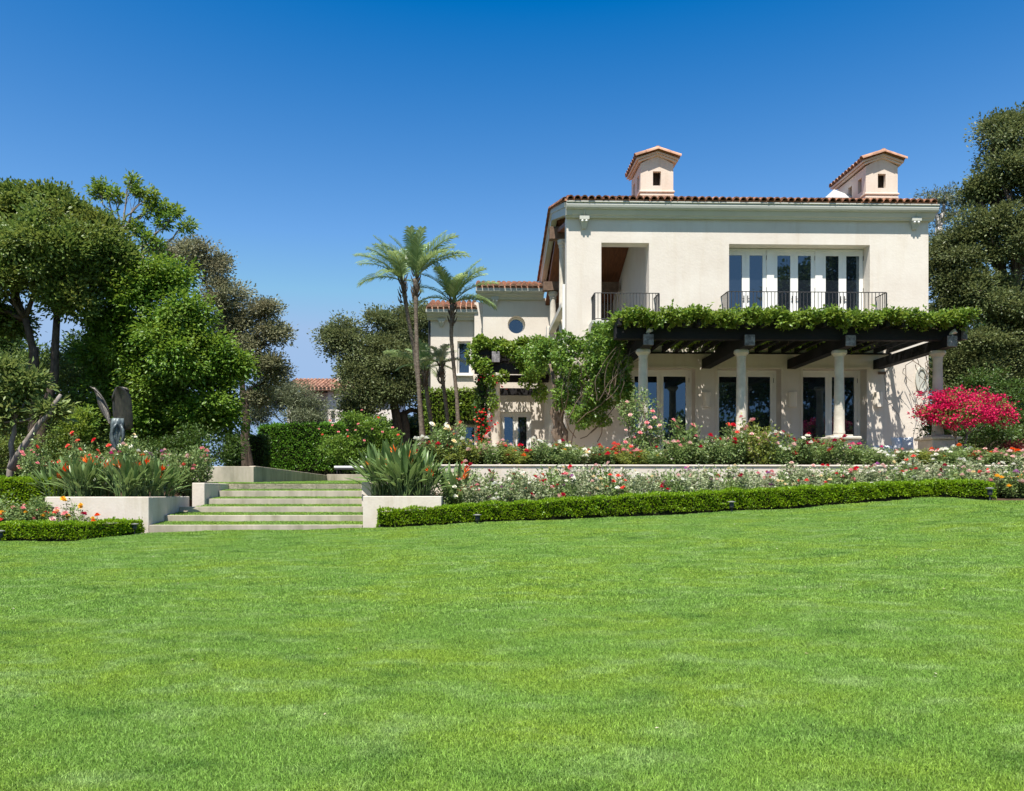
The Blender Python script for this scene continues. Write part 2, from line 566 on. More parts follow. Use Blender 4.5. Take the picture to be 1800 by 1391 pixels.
def edge_at(x):
    """depth and height of the lawn's far edge at x (smoothed)"""
    ys = zs = ws = 0
    for dx in (-0.3, -0.15, 0, 0.15, 0.3):
        X = min(max(x + dx, -44.9), 44.9)
        for a, b in zip(EDGE, EDGE[1:]):
            if a.x <= X <= b.x:
                t = (X - a.x) / (b.x - a.x)
                ys += a.y + (b.y - a.y) * t
                zs += a.z + (b.z - a.z) * t
                ws += 1
                break
    return ys / ws, zs / ws


_ex = np.linspace(-44, 44, 881)
_ey = np.array([edge_at(x) for x in _ex])


def lawn_h(x, y):
    zy = np.interp(x, _ex, _ey[:, 0])
    zz = np.interp(x, _ex, _ey[:, 1])
    t = np.clip(y / zy, 0, 1.2)
    return zz * t ** 1.15 + 0.018 * np.sin(x * 0.9 + 1.3) * np.sin(y * 0.7) + 0.01 * np.sin(x * 2.1 + y * 1.7)


xs = np.concatenate([np.linspace(-44, -16, 15)[:-1], np.linspace(-16, 20, 145)[:-1], np.linspace(20, 44, 13)])
mb = MB()
NV = 64
for v in range(NV + 1):
    for x in xs:
        ye = float(np.interp(x, _ex, _ey[:, 0]))
        y = -14 + (ye + 14) * v / NV
        mb.v.append((x, y, float(lawn_h(x, y))))
nx = len(xs)
for v in range(NV):
    for i in range(nx - 1):
        a = v * nx + i
        mb.f.append((a, a + 1, a + nx + 1, a + nx))
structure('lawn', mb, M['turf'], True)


def bed_h(x, y):
    """ground under beds, terrace and trees"""
    ye, ze = float(np.interp(x, _ex, _ey[:, 0])), float(np.interp(x, _ex, _ey[:, 1]))
    if y < ye: return float(lawn_h(x, y)) - 0.12
    if x < -7.9:
        return ze - 0.03 + (1.9 - ze) * min(max((y - 18.6) / 4.5, 0), 1) + 0.5 * min(max((y - 25) / 12, 0), 1)
    if x < -1.5:
        t = min(max((y - 19) / 5.5, 0), 1)
        return ze - 0.3 + (1.75 - ze) * t + 0.3 * min(max((y - 25) / 12, 0), 1)
    if y < 21.6: return ze - 0.03 + 0.12 * min(max((y - ye) / 1.5, 0), 1)
    return 2.3


gx = np.concatenate([[-400, -200, -100, -60], np.linspace(-45, 45, 121), [60, 100, 200, 400]])
gy = np.concatenate([[-400, -200, -80, -40], np.linspace(-20, 16, 13), np.linspace(16.5, 27, 43), np.linspace(28, 60, 17), [80, 120, 200, 400, 800]])
mb = MB()
for y in gy:
    for x in gx:
        z = bed_h(min(max(x, -43), 43), y) if abs(x) < 300 else 0.0
        if y < -14: z = -0.12
        mb.v.append((x, y, z))
for j in range(len(gy) - 1):
    for i in range(len(gx) - 1):
        a = j * len(gx) + i
        mb.f.append((a, a + 1, a + len(gx) + 1, a + len(gx)))
structure('ground', mb, M['soil'])

# upper lawn beyond the steps, terrace
mb = MB()
pts = []
for j in range(9):
    y = 24.0 + 17.5 * j / 8
    for x in (-9.6 if y > 26 else -8.5, -6.0, -3.5, -1.2):
        pts.append((x, y, 1.9 + 0.35 * (j / 8)))
mb.v = pts
for j in range(8):
    for i in range(3):
        a = j * 4 + i
        mb.f.append((a, a + 1, a + 5, a + 4))
structure('upper_lawn', mb, M['turf'])
TER = 2.45
structure('terrace_floor', MB().box(-1.2, 24, 23.35, 27.88, 1.0, TER), M['paving'])
structure('terrace_floor', MB().box(-1.2, 3.38, 27.88, 36.4, 1.0, TER - 0.004), M['paving'])
structure('bed_soil', MB().box(-1.2, 24, 21.78, 23.34, 1.0, 2.33), M['soil'])

# ------------------------------------------------------------------ steps and rendered garden walls
XL1, XL2, XR1, XR2 = -7.57, -7.17, -2.54, -2.9
steps = thing('garden_steps', 'broad concrete garden steps with grass treads climbing to the upper lawn', 'steps', (-5, 18.98, 0.7))
py_top = [923, 906, 891, 877, 863, 851]
step_z, step_y = [], []
for i, py in enumerate(py_top):
    y = 18.98 + i * 0.98
    z = PZ(py, y, 500)
    step_z.append(z)
    step_y.append(y)
for i in range(6):
    xl = XL1 if i < 3 else XL2
    xr = XR1 if i < 3 else XR2
    zb = step_z[i - 1] - 0.1 if i else 0.35
    part('step', MB().box(xl + 0.01, xr - 0.01, step_y[i], step_y[i] + 0.16, zb, step_z[i], 0.008), M['concrete'], steps)
mb = MB()
for i in range(5):
    xl = XL1 if i < 2 else XL2
    xr = XR1 if i < 2 else XR2
    z0, z1 = step_z[i] - 0.015, step_z[i] + 0.035
    n = len(mb.v)
    mb.v += [(xl, step_y[i] + 0.16, z0), (xr, step_y[i] + 0.16, z0), (xr, step_y[i + 1] + 0.01, z1), (xl, step_y[i + 1] + 0.01, z1)]
    mb.f.append((n, n + 1, n + 2, n + 3))
structure('step_turf', mb, M['turf'])

pz = PZ(873.5, 19, 268)
pl = thing('planter_box', 'low rendered planter box left of the steps holding bird of paradise plants', 'planter', (-9.5, 19, 0.7))
x0 = PX(79, 19)
mb = MB()
mb.box(x0, XL1, 18.99, 19.19, 0.3, pz, 0.012)
mb.box(XL1 - 0.2, XL1, 19.19, 21.72, 0.5, pz - 0.002, 0.012)
mb.box(x0, x0 + 0.2, 19.19, 22.6, 0.4, pz - 0.003, 0.012)
part('wall', mb, M['planter'], pl)
mb = MB().box(x0 + 0.2, XL1 - 0.2, 19.19, 22.6, 0.6, pz - 0.1)
part('soil', mb, M['soil'], pl)
t = part('stair_block', MB().box(PX(338, 21.75), XL2, 21.73, 23.95, 0.6, PZ(849, 21.73, 350), 0.012), M['planter'])
tag(t, 'square rendered block flanking the upper steps beside the left planter', 'wall')

pr = thing('planter_box', 'low rendered planter box right of the steps ending behind the long hedge', 'planter', (-1, 19, 0.7))
pz2 = PZ(872.5, 19, 700)
mb = MB()
mb.box(XR1, PX(776, 19.0), 18.99, 19.19, 0.3, pz2, 0.012)
mb.box(XR1, XR1 + 0.2, 19.19, 21.75, 0.5, pz2 - 0.002, 0.012)
mb.box(PX(776, 19) - 0.2, PX(776, 19), 19.19, 21.55, 0.5, pz2 - 0.003, 0.012)
part('wall', mb, M['planter'], pr)
part('soil', MB().box(XR1 + 0.2, PX(776, 19) - 0.2, 19.19, 21.55, 0.6, pz2 - 0.08), M['soil'], pr)
t = part('stair_block', MB().box(XR2 + 0.02, PX(669, 21.0), 21.3, 24.2, 0.8, PZ(847.5, 21.3, 650), 0.012), M['planter'])
tag(t, 'square rendered block flanking the upper steps beside the right planter', 'wall')

gw_x0 = PX(745, 21.6)
gw = thing('retaining_wall', 'long low rendered wall with a capping between the two rose beds', 'wall', (6, 21.6, 1.0))
gz = PZ(817, 21.6, 900)
part('wall', MB().box(gw_x0, 24, 21.6, 21.78, 0.6, gz - 0.05), M['planter'], gw)
part('capping', MB().box(gw_x0 - 0.02, 24, 21.57, 21.83, gz - 0.05, gz, 0.012), M['planter'], gw)
part('return_wall', MB().box(gw_x0, gw_x0 + 0.18, 21.78, 25, 0.6, gz - 0.05), M['planter'], gw)

lw = thing('lawn_wall', 'long concrete retaining wall bordering the upper lawn in front of the tall hedge', 'wall', (-8, 25.5, 2))
lx, lz = PX(446, 25.5), PZ(820, 25.5, 400)
part('wall', MB().box(PX(300, 25.5), lx, 25.5, 25.7, 1.5, lz, 0.01), M['concrete'], lw)
part('side_wall', MB().box(lx - 0.2, lx, 25.7, 38.6, 1.6, lz + 0.02, 0.01), M['concrete'], lw)
part('end_wall', MB().box(lx, PX(720, 38.4), 38.4, 38.6, 1.8, PZ(834, 38.4, 600), 0.01), M['concrete'], lw)


# ------------------------------------------------------------------ the villa
def wall_grid(mb, x0, x1, z0, z1, y0, y1, holes, reveal_back=True):
    """a wall facing -y with rectangular holes (x0, x1, z0, z1): faces and reveals only, no inner seams"""
    X = sorted({x0, x1, *[h[0] for h in holes], *[h[1] for h in holes]})
    Z = sorted({z0, z1, *[h[2] for h in holes], *[h[3] for h in holes]})
    for a, b in zip(X, X[1:]):
        for c, d in zip(Z, Z[1:]):
            mx, mz = (a + b) / 2, (c + d) / 2
            if any(h[0] < mx < h[1] and h[2] < mz < h[3] for h in holes): continue
            for y in ((y0, y1) if reveal_back else (y0,)):
                mb.add([(a, y, c), (b, y, c), (b, y, d), (a, y, d)], [(0, 1, 2, 3)])
    for h in holes:
        a, b, c, d = h
        mb.add([(a, y0, c), (a, y1, c), (a, y1, d), (a, y0, d)], [(0, 1, 2, 3)])
        mb.add([(b, y0, c), (b, y1, c), (b, y1, d), (b, y0, d)], [(0, 1, 2, 3)])
        mb.add([(a, y0, d), (b, y0, d), (b, y1, d), (a, y1, d)], [(0, 1, 2, 3)])
        mb.add([(a, y0, c), (b, y0, c), (b, y1, c), (a, y1, c)], [(0, 1, 2, 3)])
    mb.add([(x0, y0, z0), (x0, y1, z0), (x0, y1, z1), (x0, y0, z1)], [(0, 1, 2, 3)])
    mb.add([(x1, y0, z0), (x1, y1, z0), (x1, y1, z1), (x1, y0, z1)], [(0, 1, 2, 3)])
    mb.add([(x0, y0, z1), (x1, y0, z1), (x1, y1, z1), (x0, y1, z1)], [(0, 1, 2, 3)])
    return mb


YW = 27.9
HL, HR = PX(996, YW), PX(1632, YW)            # the front wall's ends
villa = thing('villa', 'cream stucco villa with terracotta tiled roofs above the rose terrace', 'house', (10, YW, 2.4))
EAVE = 11.27
FL2 = 7.52                                     # upper floor level
door_holes = []
for a, b in ((1110, 1222), (1261, 1373), (1411, 1523)):
    door_holes.append((PX(a, YW), PX(b, YW), 2.4, PZ(648, YW, 1300)))
ux0, ux1, uz1 = PX(1281.5, YW), PX(1529, YW), PZ(430, YW, 1400)
lo0, lo1, lz1 = PX(1057, YW), PX(1141, YW), PZ(427, YW, 1100)
mb = MB()
wall_grid(mb, HL, HR, 2.2, EAVE + 0.1, YW, YW + 0.5, door_holes + [(ux0, ux1, FL2, uz1), (lo0, lo1, FL2, lz1)])
part('front_wall', mb, M['stucco'], villa)
# back, right and ground-floor left walls
RIDGE_Y, BACK_Y = 32.5, 37.7
mb = MB()
prof = [(YW + 0.5, 2.2), (BACK_Y - 0.4, 2.2), (BACK_Y - 0.4, EAVE + 0.05), (RIDGE_Y, 12.75), (YW + 0.5, EAVE + 0.05)]
mb.prism_x(prof, HR - 0.35, HR)
mb.prism_x(prof, 6.5, 6.8)
mb.box(HL, 6.5, YW + 0.5, YW + 0.9, 2.2, FL2 - 0.25)
mb.box(HL, HL + 0.35, YW + 0.9, BACK_Y - 0.4, 2.2, FL2 - 0.25)
mb.box(6.8, HR - 0.35, BACK_Y - 0.75, BACK_Y - 0.4, 2.2, EAVE)
part('side_wall', mb, M['stucco'], villa)
# rooms behind the glass: floors and dark inner walls
part('upper_floor', MB().box(HL, HR - 0.36, YW + 0.52, BACK_Y - 0.8, FL2 - 0.24, FL2 - 0.02), M['stucco'], villa)

# loggia: boarded ceiling, purlins, columns, rear wall
lg = [(YW + 0.5, 11.22), (31.6, 11.95), (36.3, 10.2), (36.3, 10.35), (31.6, 12.1), (YW + 0.5, 11.36)]
part('loggia_ceiling', MB().prism_x(lg, HL + 0.05, 6.49), M['wood'], villa)
part('loggia_back_wall', MB().box(HL + 0.3, 6.49, 36.1, 36.3, FL2, 10.3), M['timber'], villa)
for (pa, pb, ya, yb, Y) in ((970, 985, 401, 422, 31.5), (955, 980, 497, 512, 34.2)):
    part('purlin', MB().box(HL - 0.25, 6.4, Y - 0.18, Y + 0.18, PZ(yb, Y, 975), PZ(ya, Y, 975)), M['timber'], villa)
for pxc, yt, Y in ((989, 423, 30.9), (972, 514, 34.3)):
    x, zt = PX(pxc, Y), PZ(yt, Y, 980)
    c = part('loggia_column', MB().lathe(x, Y, [(0.17, FL2), (0.17, FL2 + 0.1), (0.145, FL2 + 0.14), (0.13, zt - 0.35), (0.135, zt - 0.3)], 20), M['stone'], villa, True)
    part('capital', MB().lathe(x, Y, [(0.13, zt - 0.31), (0.16, zt - 0.27), (0.15, zt - 0.2), (0.2, zt - 0.12), (0.2, zt)], 20), M['stone'], c)
mb = MB().box(HL - 0.12, HL + 0.12, YW + 0.55, 35.9, FL2 + 0.75, FL2 + 0.95).box(HL - 0.2, HL + 0.15, 33.0, 33.35, FL2 - 0.2, FL2 + 1.05)
part('loggia_parapet', mb, M['stucco'], villa)

# cornice and gutter along the front eave
gx0, gx1 = HL - 0.04, PX(1655, 27.42)
prof = [(YW - 0.003, EAVE), (YW - 0.1, EAVE), (YW - 0.13, EAVE + 0.06), (YW - 0.17, EAVE + 0.09), (YW - 0.22, EAVE + 0.2), (YW - 0.25, EAVE + 0.29), (YW + 0.2, EAVE + 0.29), (YW + 0.2, EAVE + 0.1), (YW - 0.003, EAVE + 0.1)]
part('cornice', MB().prism_x(prof, gx0, gx1 - 0.05), M['trim'], villa)
prof = [(27.61, EAVE + 0.25), (27.57, EAVE + 0.30), (27.55, EAVE + 0.38), (27.58, EAVE + 0.44), (27.53, EAVE + 0.46), (27.53, EAVE + 0.50), (27.8, EAVE + 0.50), (27.8, EAVE + 0.25)]
part('gutter', MB().prism_x(prof, gx0, gx1), M['trim'], villa)
# rake cornice on the loggia gable
for a, b in (((27.66, EAVE + 0.26), (RIDGE_Y, 13.0)), ((RIDGE_Y, 13.0), (BACK_Y + 0.3, EAVE + 0.18))):
    mb = MB()
    mb.beam((HL + 0.05, a[0], a[1]), (HL + 0.05, b[0], b[1]), 0.22, 0.42)
    mb.beam((HL - 0.02, a[0], a[1] + 0.14), (HL - 0.02, b[0], b[1] + 0.14), 0.16, 0.16)
    part('rake_cornice', mb, M['trim'], villa)


# barrel tiles
def tile_mesh(r=0.115, L=0.5, th=0.018, n=8, taper=0.86):
    mb = MB()
    ring = lambda rr, y, zz: [(rr * math.cos(PI * k / n), y, rr * math.sin(PI * k / n) + zz) for k in range(n + 1)]
    a, b, c, d = ring(r, 0, 0), ring(r * taper, L, 0), ring(r - th, 0, 0), ring(r * taper - th, L, 0)
    m = n + 1
    mb.v = a + b + c + d
    for k in range(n):
        mb.f += [(k, k + 1, m + k + 1, m + k), (2 * m + k, 3 * m + k, 3 * m + k + 1, 2 * m + k + 1), (k, 2 * m + k, 2 * m + k + 1, k + 1), (m + k, m + k + 1, 3 * m + k + 1, 3 * m + k)]
    mb.f += [(0, m, 3 * m, 2 * m), (n, 2 * m + n, 3 * m + n, m + n)]
    return mesh('barrel_tile', mb, False)


TILE = tile_mesh()
TILE.materials.append(M['tile'])
TILE_S = tile_mesh(0.13, 0.8, 0.02, 8, 0.9)
TILE_S.materials.append(M['tile_light'])
slope = math.atan2(13.25 - 11.72, RIDGE_Y - 27.4)
roof = part('roof', MB().prism_x([(27.6, EAVE + 0.505), (RIDGE_Y, 13.2), (BACK_Y + 0.4, EAVE + 0.40), (BACK_Y + 0.4, EAVE + 0.48), (RIDGE_Y, 13.3), (27.6, EAVE + 0.59)], HL - 0.1, gx1 - 0.05), M['tile'], villa)
RO = world_loc(roof)
nt_ = 54
rng = random.Random(3)
for i in range(nt_):
    x = HL - 0.02 + (gx1 - HL - 0.06) * (i + 0.5) / nt_
    for lift in (0, 1):                        # an eave tile and the starter tile under it
        o = link('tile', TILE, None, roof, Vector((x + rng.uniform(-0.012, 0.012), 27.50 + 0.05 * lift + rng.uniform(-0.02, 0.02), EAVE + 0.545 + 0.035 * lift)) - RO, (slope, rng.uniform(-0.05, 0.05), rng.uniform(-0.04, 0.04)))
def tile_rows(x0, x1, ya, za, yb, zb, pitch=0.27, row=0.42, skip=0, seed=1):
    """the remaining rows of a roof plane as one mesh of half barrels"""
    mb = MB()
    rg = random.Random(seed)
    Ls = math.hypot(yb - ya, zb - za)
    dy, dz = (yb - ya) / Ls, (zb - za) / Ls
    n = int((x1 - x0) / pitch)
    for j in range(skip, int(Ls / row)):
        for i in range(n):
            x = x0 + (i + 0.5) * (x1 - x0) / n + rg.uniform(-0.012, 0.012)
            s0, s1 = j * row - 0.03, (j + 1) * row + 0.04
            b = []
            lift = rg.uniform(0.0, 0.02)
            for s, r, up in ((s0, 0.118, 0.03 + lift), (s1, 0.10, 0.0)):
                for k in range(6):
                    a = PI * k / 5
                    h = r * math.sin(a) + up
                    b.append((x + r * math.cos(a), ya + dy * s - dz * h, za + dz * s + dy * h))
            mb.add(b, [(k, k + 1, k + 7, k + 6) for k in range(5)] + [(0, 5, 4, 3, 2, 1)])
    return mb


o = part('roof_tiles', tile_rows(HL - 0.05, gx1 - 0.08, 27.6, EAVE + 0.575, RIDGE_Y, 13.27, skip=1), M['tile'], roof)
o['kind'] = 'stuff'
mb = tile_rows(HL - 0.05, gx1 - 0.08, BACK_Y + 0.4, EAVE + 0.46, RIDGE_Y, 13.27)
o = part('roof_tiles', mb, M['tile'], roof)
o['kind'] = 'stuff'
for (ya, za, yb, zb, n) in ((27.62, EAVE + 0.54, RIDGE_Y, 13.24, 13), (BACK_Y + 0.4, EAVE + 0.42, RIDGE_Y, 13.24, 13)):
    for i in range(n):                         # tiles laid down the rake
        t0 = i / n
        y, z = ya + (yb - ya) * t0, za + (zb - za) * t0
        back = yb < ya
        link('tile', TILE, None, roof, Vector((HL - 0.1, y, z)) - RO, (slope if not back else slope, 0, PI if back else 0))
for i in range(28):
    link('tile', TILE, None, roof, Vector((HL + 0.25 + i * 0.46, RIDGE_Y, 13.3)) - RO, (0, 0, -PI / 2))
link('skylight', mesh('skylight', MB().add([(-.6, -.6, 0), (.6, -.6, 0), (.6, .6, 0), (-.6, .6, 0), (0, 0, .55)], [(0, 1, 4), (1, 2, 4), (2, 3, 4), (3, 0, 4), (3, 2, 1, 0)])), M['metal'], roof, P(1466, 353, 31.2) + Vector((0, 0, -0.1)) - RO)


# chimneys: little stucco turrets with their own tiled roofs
def chimney(pl_, pr_, Y0, L, nwin):
    x0, x1 = PX(pl_, Y0), PX(pr_, Y0)
    zs, zp = PZ(290, Y0), PZ(274, Y0)
    zb = 11.8
    w = x1 - x0
    cx = (x0 + x1) / 2
    zband, zlow = PZ(337, Y0), PZ(343, Y0)
    wz0, wz1 = PZ(328, Y0), PZ(303, Y0)
    ww = 0.3
    mb = MB()
    wall_grid(mb, x0, x1, zb, zs, Y0, Y0 + 0.16, [(cx - ww / 2, cx + ww / 2, wz0, wz1)])
    mb.add([(x0, Y0, zs), (x1, Y0, zs), (cx, Y0, zp)], [(0, 1, 2)])
    side = MB()
    ws = []
    for k in range(nwin):
        c = Y0 + L * (k + 0.62) / (nwin + 0.25)
        ws.append((c - ww / 2, c + ww / 2, wz0 - 0.02, wz1 - 0.02))
    wall_grid(side, Y0 + 0.16, Y0 + L, zb, zs, 0, 0.16, ws)
    mb.add([(x0 + y, x, z) for x, y, z in side.v], side.f)
    mb.add([(x1 - y, x, z) for x, y, z in side.v], side.f)
    mb.box(x0 + 0.16, x1 - 0.16, Y0 + L - 0.16, Y0 + L, zb, zs)
    ch = part('chimney', mb, M['stucco_pink'], villa)
    co = world_loc(ch)
    e = 0.05
    m2 = MB()
    for z, ee in ((zband, 0.05), (zlow, 0.03)):
        m2.box(x0 - ee, x1 + ee, Y0 - ee, Y0 + L + ee, z - 0.07, z, 0.015)
    m2.box(x0 - 0.06, x1 + 0.06, Y0 - 0.06, Y0 + L + 0.06, zb - 0.2, PZ(349, Y0), 0.01)
    part('string_course', m2, M['stucco_pink'], ch)
    part('flue_lining', MB().box(x0 + 0.3, x1 - 0.3, Y0 + 0.35, Y0 + L - 0.3, zb, zs - 0.02), M['bark'], ch)
    # roof: eaves 0.16 out at the sides, 0.13 at the gable
    o_, rs = 0.17, (PZ(268, Y0) - PZ(281, Y0)) / (w / 2 + 0.17)
    ze, zr = PZ(281, Y0), PZ(268.5, Y0)
    prof = [(x0 - o_, ze - 0.09), (cx, zr - 0.09), (x1 + o_, ze - 0.09), (x1 + o_, ze - 0.02), (cx, zr - 0.02), (x0 - o_, ze - 0.02)]
    part('chimney_roof', MB().prism_y(prof, Y0 - 0.12, Y0 + L + 0.12), M['stucco_pink'], ch)
    m3 = MB()
    m3.prism_y([(x0 - 0.1, ze - 0.16), (cx, zr - 0.16), (x1 + 0.1, ze - 0.16), (x1 + 0.1, ze - 0.092), (cx, zr - 0.092), (x0 - 0.1, ze - 0.092)], Y0 - 0.07, Y0 + L + 0.07)
    part('eave_moulding', m3, M['stucco_pink'], ch)
    ang = math.atan2(zr - ze, w / 2 + o_)
    n = int((L + 0.24) / 0.27)
    for i in range(n):
        y = Y0 - 0.05 + (L + 0.14) * (i + 0.5) / n
        for s in (-1, 1):
            link('tile', TILE_S, None, ch, Vector((cx + s * (w / 2 + o_ + 0.05), y, ze - 0.02)) - co, (ang, 0, PI / 2 * s))
    for s in (-1, 1):                          # rake tiles on the front gable, laid across the edge
        for k in range(2):
            d = (w / 2 + o_ + 0.06) * (1 - k * 0.5)
            link('tile', TILE_S, None, ch, Vector((cx + s * d, Y0 - 0.13, ze + (zr - ze) * k * 0.5 + 0.0)) - co, (ang, 0, PI / 2 * s), (1.05, 0.62, 1.05))
    for i in range(max(2, int(L / 0.5))):
        link('tile', TILE_S, None, ch, Vector((cx, Y0 - 0.16 + i * 0.55, zr + 0.03)) - co, (0.03, 0, 0), (1, 0.75, 1))


chimney(1126, 1183.5, 29.5, 1.66, 2)
chimney(1522, 1578, 29.5, 2.48, 3)


# rain heads under the gutters
def rain_head(px_, y0, y1, Y, pipe0):
    x = PX(px_, Y)
    zt, zb = PZ(y0, Y, px_), PZ(y1, Y, px_)
    h = zt - zb
    mb = MB()
    w1, w2 = 0.17, 0.08
    for (a, b, wa, wb) in ((zt, zt - h * 0.3, w1, w1), (zt - h * 0.3, zb + h * 0.15, w1 * 0.9, w2), (zb + h * 0.15, zb, w2 * 1.1, w2 * 0.8)):
        d = 0.22
        mb.add([(x - wb, Y - 0.004, b), (x + wb, Y - 0.004, b), (x + wb, Y - d * wb / w1, b), (x - wb, Y - d * wb / w1, b),
                (x - wa, Y - 0.004, a), (x + wa, Y - 0.004, a), (x + wa, Y - d * wa / w1, a), (x - wa, Y - d * wa / w1, a)],
               [(0, 3, 2, 1), (4, 5, 6, 7), (0, 1, 5, 4), (1, 2, 6, 5), (2, 3, 7, 6), (3, 0, 4, 7)])
    o = part('rain_head', mb, M['trim'], villa)
    for k in (-1, 1):                          # two raised bosses, painted white to stand in for bright highlights
        link('highlight_boss', mesh('highlight_boss', MB().lathe(0, 0, [(0.045, 0), (0.04, 0.02), (0.02, 0.035)], 10), True), M['white'], o, Vector((x + k * 0.07, Y - 0.19, zt - h * 0.42)) - world_loc(o), (PI / 2, 0, 0))
    part('rain_pipe', MB().tube([(x, Y - 0.26, PZ(pipe0, Y, px_)), (x, Y - 0.16, zt - 0.02)], 0.035, 8), M['trim'], o, True)


rain_head(1026, 383, 403, YW, 366)
rain_head(1606, 386, 405, YW, 370)


# doors
def door(x0, x1, y, z0, z1, stile, top, bottom, parent, handle_side=0, hinge_side=0, handle_z=1.05):
    """one glazed door leaf"""
    mb = MB()
    mb.box(x0, x0 + stile, y, y + 0.06, z0, z1)
    mb.box(x1 - stile, x1, y, y + 0.06, z0, z1)
    mb.box(x0 + stile, x1 - stile, y + 0.001, y + 0.059, z1 - top, z1)
    mb.box(x0 + stile, x1 - stile, y + 0.001, y + 0.059, z0, z0 + bottom)
    d = part('door', mb, M['white'], parent)
    part('pane', MB().box(x0 + stile, x1 - stile, y + 0.025, y + 0.035, z0 + bottom, z1 - top), M['glass'], d)
    if handle_side:
        hx = x0 + stile / 2 if handle_side < 0 else x1 - stile / 2
        hb = MB().box(hx - 0.02, hx + 0.02, y - 0.012, y, z0 + handle_z - 0.13, z0 + handle_z + 0.13, 0.004)
        hb.box(hx - 0.06 if handle_side > 0 else hx - 0.01, hx + 0.01 if handle_side > 0 else hx + 0.06, y - 0.05, y - 0.03, z0 + handle_z, z0 + handle_z + 0.02)
        hb.box(hx - 0.008, hx + 0.008, y - 0.04, y - 0.01, z0 + handle_z + 0.002, z0 + handle_z + 0.018)
        part('handle', hb, M['iron'], d)
    if hinge_side:
        hx = x0 - 0.004 if hinge_side < 0 else x1 + 0.004
        for z in (z0 + 0.25, (z0 + z1) / 2, z1 - 0.25):
            part('hinge', MB().tube([(hx, y - 0.012, z - 0.08), (hx, y - 0.012, z + 0.08)], 0.013, 6), M['iron'], d)
    return d


YD = YW + 0.5
for a, b, c, d in door_holes:
    fr = MB()
    fr.box(a + 0.002, a + 0.09, YD - 0.06, YD + 0.05, c, d - 0.002)
    fr.box(b - 0.09, b - 0.002, YD - 0.06, YD + 0.05, c, d - 0.002)
    fr.box(a + 0.09, b - 0.09, YD - 0.059, YD + 0.05, d - 0.1, d - 0.002)
    part('door_frame', fr, M['white'], villa)
    m = (a + b) / 2
    door(a + 0.093, m - 0.004, YD - 0.03, c + 0.02, d - 0.103, 0.115, 0.12, 0.25, villa, 1, -1)
    door(m + 0.004, b - 0.093, YD - 0.03, c + 0.02, d - 0.103, 0.115, 0.12, 0.25, villa, -1, 1)
    # raised surround on the wall
    s = MB()
    s.box(a - 0.08, a - 0.001, YW - 0.025, YW + 0.01, 2.4, d + 0.08)
    s.box(b + 0.001, b + 0.08, YW - 0.025, YW + 0.01, 2.4, d + 0.08)
    s.box(a - 0.001, b + 0.001, YW - 0.025, YW + 0.01, d + 0.001, d + 0.08)
    part('door_surround', s, M['stucco'], villa)
# upper row: three pairs between mullions
zt = uz1 - 0.02
wpair, wm = 1.5, (ux1 - ux0 - 0.02 - 4.5) / 2
fr = MB().box(ux0 + 0.01, ux1 - 0.01, YD - 0.05, YD + 0.05, zt - 0.07, zt)
for k in (1, 2):
    xm = ux0 + 0.01 + wpair * k + wm * (k - 1)
    fr.box(xm + 0.002, xm + wm - 0.002, YD - 0.075, YD + 0.05, FL2, zt - 0.07)
part('door_frame', fr, M['white'], villa)
for k in range(3):
    x = ux0 + 0.01 + k * (wpair + wm)
    door(x + 0.002, x + 0.748, YD - 0.03, FL2 + 0.02, zt - 0.073, 0.135, 0.16, 0.3, villa, 1, -1 if k else 0)
    door(x + 0.752, x + 1.498, YD - 0.03, FL2 + 0.02, zt - 0.073, 0.135, 0.16, 0.3, villa, -1, 1)
# dark rooms so that the glass is backed by depth
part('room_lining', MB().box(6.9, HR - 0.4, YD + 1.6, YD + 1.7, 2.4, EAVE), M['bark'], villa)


# balcony railings on moulded slabs
def balcony(pa, pb, py_top, Yf, n, posts=2):
    xa, xb = PX(pa, Yf), PX(pb, Yf)
    zt = PZ(py_top, Yf, (pa + pb) / 2)
    zb = FL2 + 0.06
    slab = part('balcony_slab', MB().prism_x([(YW - 0.002, FL2 - 0.5), (YW - 0.2, FL2 - 0.48), (YW - 0.25, FL2 - 0.38), (YW - 0.45, FL2 - 0.33), (YW - 0.55, FL2 - 0.2), (Yf - 0.02, FL2 - 0.17), (Yf - 0.08, FL2 - 0.1), (Yf - 0.08, FL2), (YW - 0.002, FL2)], xa - 0.1, xb + 0.1), M['trim'], villa)
    mb = MB()
    mb.box(xa, xb, Yf - 0.022, Yf + 0.022, zt - 0.02, zt)
    mb.box(xa, xb, Yf - 0.012, Yf + 0.012, zb, zb + 0.02)
    for x in (xa, xb):
        mb.box(x - 0.022, x + 0.022, Yf + 0.022, YW - 0.01, zt - 0.02, zt - 0.001)
        mb.box(x - 0.012, x + 0.012, Yf + 0.012, YW - 0.01, zb, zb + 0.02)
        mb.box(x - 0.02, x + 0.02, Yf - 0.02, Yf + 0.02, FL2, zt - 0.021)
    rail = part('balcony_railing', mb, M['iron'], villa)
    bal = mesh('baluster', MB().box(-0.009, 0.009, -0.009, 0.009, zb + 0.021, zt - 0.021))
    ro = world_loc(rail)
    for i in range(1, n):
        link('baluster', bal, M['iron'], rail, Vector((xa + (xb - xa) * i / n, Yf, 0)) - ro)
    for x in (xa, xb):
        for k in range(1, 6):
            link('baluster', bal, M['iron'], rail, Vector((x, Yf + (YW - Yf) * k / 6, 0)) - ro)


balcony(1045.5, 1158.5, 515, 27.15, 20)
balcony(1279.5, 1558, 513, 27.15, 44)

